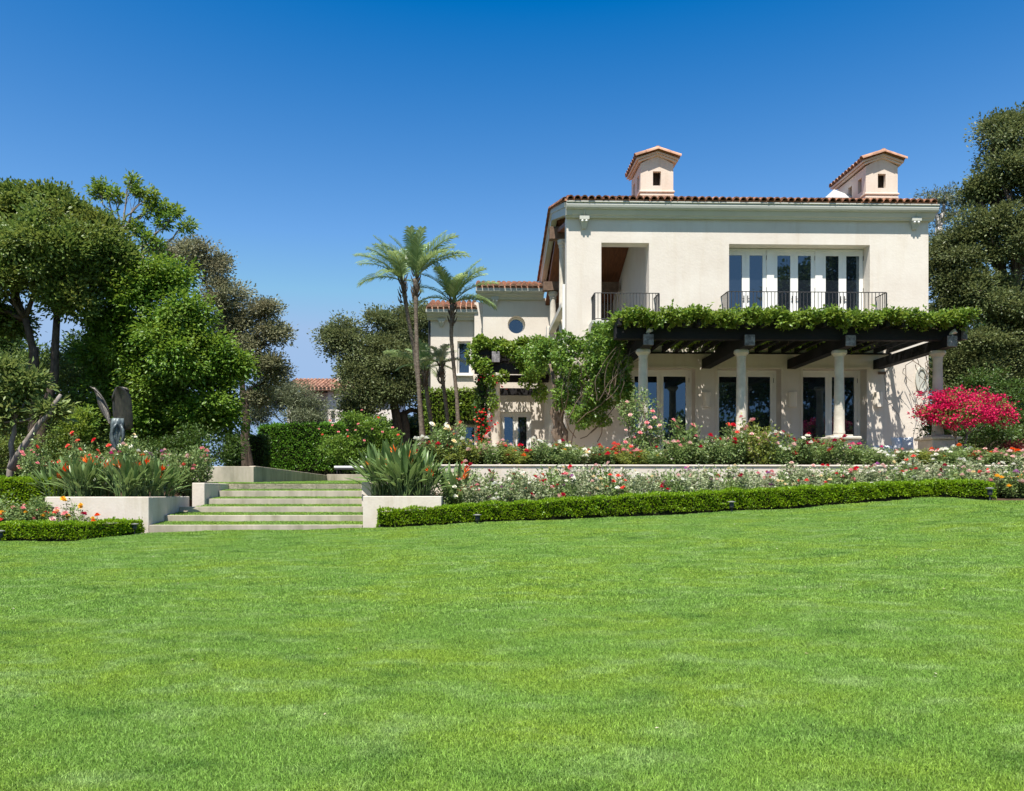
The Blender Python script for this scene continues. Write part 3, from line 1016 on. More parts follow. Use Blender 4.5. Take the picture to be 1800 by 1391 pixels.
# wall lamps, niche, vent, under the pergola
for pxc in (1092, 1242, 1393, 1543):
    x, z0, z1 = PX(pxc, YW), PZ(716, YW, pxc), PZ(690, YW, pxc)
    vs, n = [], 8
    prof = [(0.15 * math.cos(PI * k / n), -0.15 * math.sin(PI * k / n)) for k in range(n + 1)]
    mb = MB()
    mb.v = [(x + a, YW - 0.003 + b, z0) for a, b in prof] + [(x + a, YW - 0.003 + b, z1) for a, b in prof]
    mb.f = [(k, k + 1, n + 2 + k, n + 1 + k) for k in range(n)] + [tuple(range(n, -1, -1)), tuple(range(n + 1, 2 * n + 2)), (0, n + 1, 2 * n + 1, n)]
    part('wall_lamp', mb, M['lampshade'], villa)
x, z = PX(1624, YW) - 0.1, PZ(668, YW, 1624)
mb = MB()
ring = [(x + 0.22 * math.cos(2 * PI * k / 24), z + 0.45 * math.sin(2 * PI * k / 24)) for k in range(24)]
inn = [(x + 0.15 * math.cos(2 * PI * k / 24), z + 0.37 * math.sin(2 * PI * k / 24)) for k in range(24)]
mb.v = [(a, YW - 0.004, b) for a, b in ring] + [(a, YW - 0.06, b) for a, b in ring] + [(a, YW - 0.06, b) for a, b in inn] + [(a, YW - 0.02, b) for a, b in inn]
for k in range(24):
    j = (k + 1) % 24
    mb.f += [(k, j, 24 + j, 24 + k), (24 + k, 24 + j, 48 + j, 48 + k), (48 + k, 48 + j, 72 + j, 72 + k)]
mb.f.append(tuple(range(72, 96)))
part('oval_plaque', mb, M['trim'], villa)
x, z = PX(1550, YW), PZ(656, YW, 1550)
part('wall_vent', MB().box(x - 0.14, x + 0.14, YW - 0.03, YW - 0.002, z - 0.05, z + 0.05, 0.006), M['timber'], villa)

# ---- left wings
def round_hole_wall(mb, x0, x1, z0, z1, y0, y1, cx, cz, r):
    n = 32
    sq = 0.9
    wall_grid(mb, x0, x1, z0, z1, y0, y1, [(cx - sq, cx + sq, cz - sq, cz + sq)], False)
    circ = [(cx + r * math.cos(2 * PI * k / n + PI / 4), cz + r * math.sin(2 * PI * k / n + PI / 4)) for k in range(n)]
    box = []
    for k in range(n):
        a = 2 * PI * k / n + PI / 4
        c, s = math.cos(a), math.sin(a)
        m = max(abs(c), abs(s))
        box.append((cx + sq * c / m, cz + sq * s / m))
    b = len(mb.v)
    mb.v += [(p, y0, q) for p, q in box] + [(p, y0, q) for p, q in circ] + [(p, y1, q) for p, q in circ]
    for k in range(n):
        j = (k + 1) % n
        mb.f += [(b + k, b + j, b + n + j, b + n + k), (b + n + k, b + n + j, b + 2 * n + j, b + 2 * n + k)]


Y1 = 36.3
w1l, w1r = PX(849, Y1), 6.4
e1 = PZ(524, Y1, 900)
cx, cz = PX(908, Y1), PZ(571, Y1, 908)
mb = MB()
dx0, dx1, dz1 = PX(879, Y1), PX(934, Y1), PZ(724, Y1, 905)
round_hole_wall(mb, w1l, w1r, 6.9, e1, Y1, Y1 + 0.5, cx, cz, 0.40)
wall_grid(mb, w1l, w1r, 2.2, 6.899, Y1, Y1 + 0.35, [(dx0, dx1, 2.4, dz1)])
mb.box(w1l, w1l + 0.3, Y1 + 0.5, 44, 2.2, e1)
part('wing_wall', mb, M['stucco'], villa)
mb = MB()
mb.v = [(cx + 0.33 * math.cos(2 * PI * k / 24), Y1 + 0.43, cz + 0.33 * math.sin(2 * PI * k / 24)) for k in range(24)] + [(cx + 0.33 * math.cos(2 * PI * k / 24), Y1 + 0.46, cz + 0.33 * math.sin(2 * PI * k / 24)) for k in range(24)]
mb.f = [tuple(range(23, -1, -1)), tuple(range(24, 48))] + [(k, (k + 1) % 24, 24 + (k + 1) % 24, 24 + k) for k in range(24)]
rwp = part('round_window', mb, M['glass'], villa)
mb = MB()
q = []
for rr, yy in ((0.398, Y1 + 0.46), (0.398, Y1 + 0.38), (0.33, Y1 + 0.38), (0.33, Y1 + 0.46)):
    q.append([(cx + rr * math.cos(2 * PI * k / 24), yy, cz + rr * math.sin(2 * PI * k / 24)) for k in range(24)])
mb.v = sum(q, [])
for a in range(4):
    b = (a + 1) % 4
    mb.f += [(a * 24 + k, a * 24 + (k + 1) % 24, b * 24 + (k + 1) % 24, b * 24 + k) for k in range(24)]
part('frame', mb, M['white'], rwp)
fr = MB()
fr.box(dx0 + 0.002, dx0 + 0.08, Y1 + 0.16, Y1 + 0.3, 2.4, dz1 - 0.002).box(dx1 - 0.08, dx1 - 0.002, Y1 + 0.16, Y1 + 0.3, 2.4, dz1 - 0.002).box(dx0 + 0.08, dx1 - 0.08, Y1 + 0.161, Y1 + 0.3, dz1 - 0.1, dz1 - 0.002)
part('door_frame', fr, M['white'], villa)
m = (dx0 + dx1) / 2
door(dx0 + 0.083, m - 0.003, Y1 + 0.19, 2.46, dz1 - 0.103, 0.12, 0.12, 0.25, villa, 1, -1)
door(m + 0.003, dx1 - 0.083, Y1 + 0.19, 2.46, dz1 - 0.103, 0.12, 0.12, 0.25, villa, -1, 1)
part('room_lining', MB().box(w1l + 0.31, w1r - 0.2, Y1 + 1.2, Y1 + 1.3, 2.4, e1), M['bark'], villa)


def wing_eave(x0, x1, Y, e):
    part('cornice', MB().prism_x([(Y - 0.002, e - 0.1), (Y - 0.12, e - 0.1), (Y - 0.18, e), (Y - 0.3, e + 0.06), (Y - 0.36, e + 0.18), (Y + 0.3, e + 0.18), (Y + 0.3, e + 0.002), (Y - 0.002, e + 0.002)], x0, x1), M['trim'], villa)
    part('gutter', MB().prism_x([(Y - 0.4, e + 0.14), (Y - 0.47, e + 0.2), (Y - 0.48, e + 0.33), (Y - 0.25, e + 0.33), (Y - 0.25, e + 0.14)], x0 - 0.05, x1 + 0.02), M['trim'], villa)
    r = part('wing_roof', MB().prism_x([(Y - 0.42, e + 0.335), (Y + 4, e + 1.62), (Y + 4, e + 1.72), (Y - 0.42, e + 0.42)], x0 - 0.02, x1), M['tile_light'], villa)
    o = part('roof_tiles', tile_rows(x0 - 0.02, x1, Y - 0.52, e + 0.38, Y + 4, e + 1.70, 0.25, 0.36), M['tile_light'], r)
    o['kind'] = 'stuff'


wing_eave(PX(838, Y1), 3.35, Y1, e1)
part('wing_wall', MB().box(PX(834, Y1 + 0.9), w1l + 0.1, Y1 + 0.9, Y1 + 1.2, 2.2, e1 + 0.01), M['stucco'], villa)
Y2 = 37.6
w2l, w2r = PX(757, Y2), w1l + 0.1
e2 = PZ(560, Y2, 790)
wx0, wx1, wz0, wz1 = PX(804, Y2), PX(827.5, Y2), PZ(658, Y2, 815), PZ(600, Y2, 815)
vx0, vx1, vz0, vz1 = PX(797, Y2), PX(836, Y2), PZ(785, Y2, 815), PZ(748, Y2, 815)
mb = MB()
wall_grid(mb, w2l, w2r, 2.2, e2, Y2, Y2 + 0.4, [(wx0, wx1, wz0, wz1), (vx0, vx1, vz0, vz1)])
mb.box(w2l, w2l + 0.3, Y2 + 0.4, 45, 2.2, e2)
part('wing_wall', mb, M['stucco'], villa)
for a, b, c, d, mid in ((wx0, wx1, wz0, wz1, False), (vx0, vx1, vz0, vz1, True)):
    f = MB()
    f.box(a + 0.002, a + 0.08, Y2 + 0.14, Y2 + 0.25, c + 0.002, d - 0.002).box(b - 0.08, b - 0.002, Y2 + 0.14, Y2 + 0.25, c + 0.002, d - 0.002)
    f.box(a + 0.08, b - 0.08, Y2 + 0.141, Y2 + 0.25, d - 0.08, d - 0.002).box(a + 0.08, b - 0.08, Y2 + 0.141, Y2 + 0.25, c + 0.002, c + 0.08)
    if mid: f.box((a + b) / 2 - 0.04, (a + b) / 2 + 0.04, Y2 + 0.142, Y2 + 0.25, c + 0.08, d - 0.08)
    w = part('window', f, M['white'], villa)
    part('pane', MB().box(a + 0.08, b - 0.08, Y2 + 0.2, Y2 + 0.21, c + 0.08, d - 0.08), M['glass'], w)
    part('sill', MB().box(a - 0.1, b + 0.1, Y2 - 0.12, Y2 - 0.003, c - 0.1, c - 0.003, 0.01), M['white'], w)
wing_eave(PX(751, Y2), w1l - 0.25, Y2, e2)
rain_head(870, 523, 540, Y1, 512)
rain_head(776, 562, 575, Y2, 552)
part('downpipe', MB().tube([(w2l - 0.06, Y2 + 0.1, e2), (w2l - 0.06, Y2 + 0.1, 2.6)], 0.05, 8), M['iron'], villa)
part('downpipe', MB().tube([(HL - 0.07, YW + 0.2, 9.0), (HL - 0.07, YW + 0.2, 8.6), (HL - 0.07, YW + 0.2, 7.3)], 0.06, 8), M['white'], villa)

# ------------------------------------------------------------------ main pergola
pg = thing('pergola', 'long dark timber pergola on stone columns shading the villa glass doors', 'pergola', (9, 24, TER))
CB = [1140, 1318, 1495.5, 1674]
cx_ = [PX(p, 23.5) for p in CB]
zb0, zb1 = PZ(607.5, 23.5), PZ(588.5, 23.5)
zf0, zf1 = PZ(597, 23.75), PZ(577, 23.75)


def column(x, y, z0, ztop, parent, r=0.155, ped=True):
    ph = 0.92 if ped else 0.12
    sh = part('column', MB().lathe(x, y, [(r * 1.12, z0 + ph), (r * 1.12, z0 + ph + 0.12), (r * 1.02, z0 + ph + 0.18), (r, z0 + ph + 0.8), (r * 0.86, ztop - 0.26), (r * 0.92, ztop - 0.24), (r * 0.92, ztop - 0.2)], 24), M['stone'], parent, True)
    part('capital', MB().lathe(x, y, [(r * 0.9, ztop - 0.21), (r * 1.15, ztop - 0.15), (r * 1.45, ztop - 0.1), (r * 1.45, ztop - 0.03), (r * 1.3, ztop)], 24), M['stone'], sh)
    if ped:
        p = MB().box(x - 0.4, x + 0.4, y - 0.4, y + 0.4, z0, z0 + ph - 0.12, 0.012).box(x - 0.48, x + 0.48, y - 0.48, y + 0.48, z0 + ph - 0.12, z0 + ph - 0.03, 0.02).box(x - 0.3, x + 0.3, y - 0.3, y + 0.3, z0 + ph - 0.03, z0 + ph + 0.03, 0.012)
        part('pedestal', p, M['stone'], sh)


for x in cx_:
    column(x, 24.25, TER, zb0, pg)
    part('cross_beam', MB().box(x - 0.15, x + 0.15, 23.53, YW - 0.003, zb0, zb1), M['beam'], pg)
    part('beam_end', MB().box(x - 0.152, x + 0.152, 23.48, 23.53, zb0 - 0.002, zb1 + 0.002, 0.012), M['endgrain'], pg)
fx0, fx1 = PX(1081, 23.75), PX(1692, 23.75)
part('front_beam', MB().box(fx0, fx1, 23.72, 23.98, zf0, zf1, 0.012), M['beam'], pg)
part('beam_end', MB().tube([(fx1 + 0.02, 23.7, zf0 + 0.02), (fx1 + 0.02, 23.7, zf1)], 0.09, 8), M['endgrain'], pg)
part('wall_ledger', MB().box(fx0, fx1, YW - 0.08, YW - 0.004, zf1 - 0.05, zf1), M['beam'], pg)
nr = 23
raf = mesh('rafter', MB().box(-0.055, 0.055, 0, YW - 0.03 - 23.42, 0, 0.2, 0.006))
pgo = world_loc(pg)
for i in range(nr):
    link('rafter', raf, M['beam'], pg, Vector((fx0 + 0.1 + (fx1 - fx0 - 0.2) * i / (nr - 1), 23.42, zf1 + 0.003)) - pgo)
lat = mesh('lath', MB().box(0, fx1 - fx0, -0.02, 0.02, 0, 0.035))
for j in range(9):
    link('lath', lat, M['beam'], pg, Vector((fx0, 23.6 + j * 0.5, zf1 + 0.206)) - pgo)
for k in (0, 3):                               # small floodlights on the beam ends
    x = cx_[k] + (0.02 if k == 0 else 0.03)
    f = MB().tube([(x, 23.55, zb1), (x, 23.55, zb1 + 0.05)], 0.015, 6)
    d = Vector((0.6, -0.7, 0.45)).normalized() * 0.1
    c = Vector((x, 23.53, zb1 + 0.1))
    f.tube([c - d, c - d * 0.2, c + d], [0.03, 0.06, 0.075], 10)
    part('floodlight', f, M['metal'], pg)

# smaller pergola in the corner
YP = 31.0
sp = thing('pergola', 'small vine covered timber pergola in the corner beside the round window', 'pergola', (1, YP, TER))
colx = PX(871, YP)
zl0, zl1 = PZ(657, YP, 871), PZ(640, YP, 871)
column(colx, YP, TER, zl0, sp, 0.2, False)
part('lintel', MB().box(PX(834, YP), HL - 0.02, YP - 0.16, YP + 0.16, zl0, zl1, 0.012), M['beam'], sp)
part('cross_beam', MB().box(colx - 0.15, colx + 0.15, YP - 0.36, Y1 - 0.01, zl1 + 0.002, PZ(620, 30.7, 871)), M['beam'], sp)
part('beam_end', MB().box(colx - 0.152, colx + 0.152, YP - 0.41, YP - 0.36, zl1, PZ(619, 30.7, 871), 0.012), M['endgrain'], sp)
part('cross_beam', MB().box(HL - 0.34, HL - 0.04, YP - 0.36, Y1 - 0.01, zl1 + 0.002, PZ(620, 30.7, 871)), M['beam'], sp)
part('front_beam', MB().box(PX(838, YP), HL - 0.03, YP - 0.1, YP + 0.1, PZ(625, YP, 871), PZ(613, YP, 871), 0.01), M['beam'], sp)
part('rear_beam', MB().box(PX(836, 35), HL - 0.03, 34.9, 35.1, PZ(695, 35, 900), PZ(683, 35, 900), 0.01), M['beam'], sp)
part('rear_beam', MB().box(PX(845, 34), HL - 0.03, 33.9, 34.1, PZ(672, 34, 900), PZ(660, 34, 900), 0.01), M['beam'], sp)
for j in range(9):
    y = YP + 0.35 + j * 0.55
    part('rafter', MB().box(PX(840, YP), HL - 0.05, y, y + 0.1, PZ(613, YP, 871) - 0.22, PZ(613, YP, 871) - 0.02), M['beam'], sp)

# ------------------------------------------------------------------ far house
fh = thing('far_house', 'distant cream house with a low red tiled roof beyond the hedge', 'house', P(600, 760, 70))
Yf = 70
a, b = PX(500, Yf), PX(700, Yf)
zt, ze = PZ(668, Yf, 600), PZ(688, Yf, 600)
part('wall', MB().box(PX(576, Yf), b, Yf, Yf + 8, 2.0, ze).box(a, PX(576, Yf), Yf + 1, Yf + 8, 2.0, ze - 0.01), M['stucco'], fh)
rf = part('roof', MB().prism_x([(Yf - 0.7, ze), (Yf + 4.5, zt + 0.5), (Yf + 9, ze), (Yf + 9, ze + 0.2), (Yf + 4.5, zt + 0.7), (Yf - 0.7, ze + 0.2)], a, b), M['tile_light'], fh)
o = part('roof_tiles', tile_rows(a, b, Yf - 0.75, ze + 0.2, Yf + 4.5, zt + 0.7, 0.34, 0.6), M['tile_light'], rf)
o['kind'] = 'stuff'
part('chimney', MB().box(PX(592, Yf + 2), PX(600, Yf + 2), Yf + 2, Yf + 2.6, ze, PZ(655, Yf + 2, 600)), M['stucco'], rf)
x, z = PX(585, Yf), PZ(728, Yf, 585)
part('wall_lantern', MB().box(x - 0.13, x + 0.13, Yf - 0.2, Yf - 0.003, z - 0.3, z + 0.3, 0.03), M['iron'], fh)

# ------------------------------------------------------------------ trees
def ground_z(x, y):
    if -1.2 < x < 24 and 23.35 < y < 45: return TER
    return bed_h(x, y)


def curve(a, b, n, sag, rg, jit=0.0):
    """points from a to b, bowed and jittered"""
    a, b = Vector(a), Vector(b)
    L = (b - a).length
    bow = Vector((rg.uniform(-1, 1), rg.uniform(-1, 1), rg.uniform(-0.3, 0.6))) * sag * L
    out = []
    for i in range(n + 1):
        t = i / n
        p = a.lerp(b, t) + bow * 4 * t * (1 - t)
        if 0 < i < n: p += Vector((rg.gauss(0, jit), rg.gauss(0, jit), rg.gauss(0, jit))) * L
        out.append(p)
    return out


def lobe_cloud(c, r, clumps, per, spread, out_bias=0.5, shell=0.45):
    """leaf bases and directions clumped in a bumpy ellipsoid"""
    c, r = np.array(c, float), np.array(r, float)
    d = sphere_dirs(clumps)
    bump = 1 + 0.2 * np.sin(d[:, 0] * 5 + c[0] * 7) + 0.18 * np.sin(d[:, 1] * 6 + d[:, 2] * 7 + c[2] * 5) + 0.1 * RNG.normal(size=clumps)
    rad = (shell + (1 - shell) * RNG.random(clumps) ** 0.6) * bump
    cc = c + d * r * rad[:, None]
    n = RNG.poisson(per, clumps)
    idx = np.repeat(np.arange(clumps), n)
    off = np.clip(RNG.normal(size=(len(idx), 3)), -1.7, 1.7) * np.array([1.15, 1.15, 0.7]) * spread * (0.6 + 0.8 * RNG.random(clumps))[idx][:, None]
    pos = cc[idx] + off
    o = unit(d[idx] * 0.7 + np.array([0, 0, 0.25]))
    dirs = unit(unit(off) * 0.8 + o * out_bias + RNG.normal(size=off.shape) * 0.35)
    nrm = unit(o * 0.7 + np.array([0, 0, 0.55]) + RNG.normal(size=off.shape) * 0.42)
    return pos, dirs, nrm, cc


DENS = 2.5


def tree(name, label, base, lobes, m, bark, trunk_r, leaf=(0.13, 0.06), dens=26, per=26, spread=0.22, forks=None, group='trees around the garden', droop=0.0, twigs=40, seed=1, shell=0.45, cat='tree', fork_at=0.42, sats=9):
    """lobes: (x, y, z, rx, ry, rz) in metres"""
    rg = random.Random(seed)
    dens, per, spread = dens * DENS, per * 1.1, spread * 0.85
    base = Vector(base)
    t = thing(name, label, cat, base, group)
    P_, D_, N_, CC = [], [], [], []
    for (x, y, z, rx, ry, rz) in lobes:
        # a core and, round it, smaller boughs that break its outline
        subs = [(x, y, z, rx * 0.68, ry * 0.68, rz * 0.68)]
        for k in range(sats):
            q = Vector((rg.gauss(0, 1), rg.gauss(0, 1), rg.gauss(0.15, 0.9))).normalized()
            f = rg.uniform(0.2, 0.5)
            e = rg.uniform(0.45, 1.0 - f * 0.75)
            subs.append((x + q.x * rx * e, y + q.y * ry * e, z + q.z * rz * e, rx * f, ry * f, rz * f * 0.85))
        C4 = []
        for k, (x1, y1, z1, a1, b1, c1) in enumerate(subs):
            area = (a1 * b1 + b1 * c1 + a1 * c1) / 3
            p, d, n, cc = lobe_cloud((x1, y1, z1), (a1, b1, c1), max(4, int(dens * area * (0.55 if k == 0 else 1.0))), per, spread, shell=shell)
            P_.append(p); D_.append(d); N_.append(n); C4.append(cc)
        CC.append(np.concatenate(C4))
    pos, d, n = np.concatenate(P_), np.concatenate(D_), np.concatenate(N_)
    d = unit(d + np.array([0, 0, -droop]))
    L = leaf[0] * (0.65 + 0.7 * RNG.random(len(pos)))
    leaf_object('crown', t, m, pos, d, n, L, L * leaf[1] / leaf[0])
    mb = MB()
    cen = Vector(tuple(np.mean([l[:3] for l in lobes], axis=0)))
    top = min(l[2] for l in lobes)
    fk = forks or [base.lerp(cen, fork_at)]
    for f in fk:
        pts = curve(base + Vector((rg.uniform(-.1, .1), rg.uniform(-.1, .1), -0.3)), f, 6, 0.04, rg, 0.012)
        mb.tube(pts, [trunk_r * (1.35 if i == 0 else 1.0) * (1 - 0.45 * i / 6) for i in range(7)], 9)
    for k, l in enumerate(lobes):
        c = Vector(l[:3])
        f = min(fk, key=lambda q: (q - c).length)
        lr = trunk_r * 0.42
        pts = curve(f, c, 6, 0.08, rg, 0.03)
        mb.tube(pts, [lr * (1 - 0.75 * i / 6) for i in range(7)], 6)
        cc = CC[k]
        for j in range(max(3, int(twigs / len(lobes)))):
            q = Vector(tuple(cc[rg.randrange(len(cc))]))
            s = pts[rg.randrange(3, 7)]
            tp = curve(s, q, 3, 0.08, rg, 0.05)
            mb.tube(tp, [lr * 0.25, lr * 0.18, lr * 0.12, 0.006], 4, False)
    part('trunk', mb, bark, t, True)
    return t


def LB(px, py, Y, rpx, rpy=None, ry=None):
    """a lobe seen at (px, py) with radii given in photograph pixels at depth Y"""
    p = P(px, py, Y)
    k = Y / FPX
    rpy = rpy or rpx
    return (p.x, p.y, p.z, rpx * k, ry if ry is not None else (rpx + rpy) / 2 * k, rpy * k)


def base_at(px, Y):
    x = PX(px, Y)
    return Vector((x, Y, ground_z(x, Y)))


G_L = 'trees on the left of the garden'
tree('broadleaf_tree', 'large dark leafy tree with forked trunk and rounded crown at the edge of the lawn', base_at(68, 27.5),
     [LB(20, 426, 27.5, 75, 60), LB(-70, 438, 27.5, 80, 80), LB(100, 411, 27.0, 65, 50), LB(150, 438, 27.5, 62, 55), LB(70, 448, 26.6, 75, 60), LB(-10, 488, 26.8, 60, 50), LB(170, 498, 28, 50, 40),
      LB(-60, 548, 27.5, 70, 60), LB(125, 528, 27.2, 48, 35), LB(15, 568, 28.2, 30, 25), LB(35, 371, 28, 35, 22), LB(85, 376, 28, 25, 18), LB(185, 426, 28, 30, 30), LB(22, 348, 28, 10, 12), LB(58, 356, 28, 8, 14), LB(92, 354, 28, 8, 14), LB(125, 371, 28, 10, 12), LB(170, 398, 28, 12, 12), LB(205, 458, 28, 22, 24), LB(110, 478, 27, 40, 30)],
     M['lf_tree'], M['bark'], 0.2, (0.15, 0.075), 15, 92, 0.28, [P(62, 610, 27.5), P(100, 560, 27.6), P(45, 560, 27.4)], G_L, seed=3, twigs=110)
tree('slender_tree', 'tall airy bright green tree with open upper branches above its neighbours', base_at(235, 29.5),
     [LB(168, 338, 29.5, 16, 9), LB(186, 328, 29.5, 14, 18), LB(205, 345, 29.5, 16, 14), LB(232, 322, 29.5, 16, 16), LB(250, 335, 29.5, 12, 12), LB(266, 345, 29.5, 8, 12), LB(262, 370, 29.5, 12, 22), LB(284, 365, 29.5, 16, 14), LB(306, 378, 29.5, 16, 12), LB(328, 396, 29.5, 11, 12),
      LB(285, 395, 29.5, 14, 18), LB(232, 395, 29.5, 12, 24), LB(250, 420, 29.5, 16, 20), LB(205, 415, 29.8, 20, 26), LB(275, 430, 29.5, 22, 18), LB(225, 455, 29.5, 32, 34), LB(275, 468, 30, 30, 30), LB(190, 465, 30, 26, 26)],
     M['lf_fresh'], M['bark_grey'], 0.11, (0.14, 0.06), 26, 26, 0.125, [P(225, 520, 29.5), P(215, 410, 29.5), P(250, 450, 29.5)], G_L, seed=4, twigs=150, droop=0.15, sats=2)
tree('bushy_tree', 'dense bright green tree with foliage hanging almost to the ground by the bronze sculpture', base_at(310, 28.5),
     [LB(285, 490, 28.5, 46, 40), LB(240, 520, 28.2, 46, 42), LB(318, 550, 28.3, 44, 42), LB(285, 580, 27.7, 56, 50), LB(225, 600, 28.2, 50, 50), LB(358, 612, 28.2, 42, 38), LB(315, 640, 27.8, 60, 50),
      LB(385, 660, 28.5, 38, 36), LB(265, 680, 28.2, 55, 50), LB(345, 715, 28.2, 60, 50), LB(405, 640, 28.6, 20, 16), LB(260, 750, 28.5, 50, 40), LB(195, 690, 28.8, 45, 60), LB(175, 620, 28.9, 36, 40), LB(390, 730, 28.6, 40, 40), LB(190, 560, 28.9, 30, 30)],
     M['lf_bright'], M['bark'], 0.17, (0.145, 0.075), 15, 90, 0.28, [P(312, 680, 28.5)], G_L, seed=5, twigs=60, droop=0.35)
tree('live_oak', 'greyish sparse oak rising behind the bright green tree with a side bough', base_at(437, 36),
     [LB(345, 455, 36, 40, 35), LB(390, 520, 36, 50, 45), LB(420, 560, 36, 45, 40), LB(375, 470, 36, 30, 28), LB(465, 555, 36, 25, 35), LB(480, 585, 36, 32, 22), LB(440, 610, 36, 35, 30), LB(470, 640, 36, 25, 20),
      LB(480, 660, 36.5, 26, 26), LB(400, 600, 36.5, 40, 40), LB(300, 450, 36.5, 30, 25), LB(455, 700, 36.5, 20, 30)],
     M['lf_grey'], M['bark'], 0.19, (0.12, 0.065), 13, 70, 0.26, [P(435, 690, 36), P(425, 640, 36)], G_L, seed=6, twigs=90)
tree('live_oak', 'broad round live oak with a dark trunk behind the palms', base_at(712, 46),
     [LB(610, 590, 46, 45, 35), LB(590, 600, 46.5, 30, 28), LB(690, 575, 46.5, 55, 38), LB(735, 570, 47, 40, 40), LB(650, 620, 45.5, 55, 40), LB(700, 640, 45.5, 55, 45), LB(640, 680, 45.5, 45, 35), LB(690, 695, 45.2, 45, 30),
      LB(740, 660, 46, 45, 50), LB(620, 650, 46, 35, 30), LB(755, 610, 47, 35, 40), LB(630, 720, 46, 40, 22), LB(760, 720, 46.5, 30, 30)],
     M['lf_oak'], M['bark'], 0.42, (0.14, 0.08), 13, 100, 0.36, [P(708, 725, 46), P(690, 700, 45.8)], 'live oaks', seed=7, twigs=60)
tree('live_oak', 'huge dark live oak towering beside the villa behind the bougainvillea', base_at(1745, 31.5),
     [LB(1790, 256, 31.5, 60, 50), LB(1760, 231, 32, 40, 30), LB(1830, 226, 32, 60, 55), LB(1750, 306, 31.5, 35, 35), LB(1800, 330, 31.5, 70, 60), LB(1720, 400, 31.8, 55, 45), LB(1690, 450, 32, 45, 50), LB(1770, 420, 31.2, 60, 55),
      LB(1840, 430, 31.5, 70, 70), LB(1700, 520, 31.8, 55, 50), LB(1760, 520, 31, 60, 50), LB(1820, 560, 31, 60, 60), LB(1670, 500, 32.5, 30, 60), LB(1730, 610, 31, 60, 45), LB(1690, 610, 31.5, 35, 50), LB(1800, 650, 31, 60, 45),
      LB(1720, 665, 31, 55, 35), LB(1655, 560, 32.5, 22, 60), LB(1650, 450, 32.8, 18, 40), LB(1660, 660, 32, 26, 40), LB(1720, 340, 32, 30, 20), LB(1870, 330, 32, 60, 80), LB(1860, 600, 31.5, 60, 80)],
     M['lf_oak_dark'], M['bark'], 0.5, (0.115, 0.065), 15, 95, 0.3, [P(1750, 650, 31.5), P(1800, 560, 31.6)], 'live oaks', seed=8, twigs=140)
tree('gum_tree', 'pale limbed sparse gum tree showing past the villa roof corner', base_at(1660, 52),
     [LB(1640, 350, 52, 26, 14), LB(1665, 345, 52, 24, 18), LB(1660, 385, 52, 25, 20), LB(1690, 370, 52, 25, 25), LB(1650, 420, 52, 16, 14), LB(1680, 420, 52, 25, 20)],
     M['lf_olive'], M['bark_pale'], 0.4, (0.2, 0.06), 9, 18, 0.32, [P(1662, 430, 52), P(1650, 400, 52)], seed=9, twigs=40, fork_at=0.8)
tree('olive_tree', 'low silvery olive trees spread behind the clipped hedge', base_at(520, 44),
     [LB(470, 705, 44, 40, 35), LB(520, 700, 44, 40, 35), LB(500, 690, 44.5, 30, 25), LB(548, 720, 44, 30, 24), LB(450, 730, 44, 30, 25), LB(530, 735, 43.5, 50, 18)],
     M['lf_olive'], M['bark_grey'], 0.14, (0.14, 0.04), 30, 36, 0.22, None, seed=10, twigs=40)
bpy.data.objects['olive_tree']['label'] = 'low spreading silvery olive tree behind the tall clipped hedge'
# trees further back that close the garden
tree('evergreen_tree', 'far dark evergreen closing the view behind the forked tree trunk', base_at(20, 40), [LB(-80, 640, 40, 70, 80), LB(0, 620, 40, 60, 60), LB(60, 660, 40, 60, 60), LB(-20, 720, 40, 90, 60), LB(90, 740, 40, 70, 50)], M['lf_dark'], M['bark'], 0.3, (0.2, 0.1), 14, 34, 0.34, None, 'evergreens far behind the garden', seed=14, twigs=30)
tree('evergreen_tree', 'far dark evergreen behind the bronze sculpture and the bright green tree', base_at(190, 41), [LB(150, 650, 41, 60, 60), LB(200, 620, 41, 60, 70), LB(250, 690, 41, 70, 60), LB(160, 730, 41, 70, 50), LB(320, 740, 41, 60, 50)], M['lf_dark'], M['bark'], 0.3, (0.2, 0.1), 14, 34, 0.34, None, 'evergreens far behind the garden', seed=15, twigs=30)
tree('evergreen_tree', 'far dark evergreen beyond the oak and the bougainvillea', base_at(1800, 44), [LB(1690, 640, 44, 60, 70), LB(1760, 600, 44, 70, 80), LB(1850, 600, 44, 80, 90), LB(1700, 740, 44, 70, 60), LB(1800, 730, 44, 80, 60)], M['lf_dark'], M['bark'], 0.3, (0.2, 0.1), 14, 34, 0.34, None, 'evergreens far behind the garden', seed=16, twigs=30)
# shaded understorey
def shrub(name, label, lobes, m, leaf=(0.1, 0.05), dens=40, per=24, spread=0.16, cat='shrub', group='shrubs under the trees', bark=None, seed=1, shell=0.3):
    c = np.mean([l[:3] for l in lobes], axis=0)
    return tree(name, label, (c[0], c[1], ground_z(c[0], c[1])), lobes, m, bark or M['bark'], 0.05, leaf, dens, per, spread, None, group, seed=seed, twigs=20, shell=shell, cat=cat, fork_at=0.3)


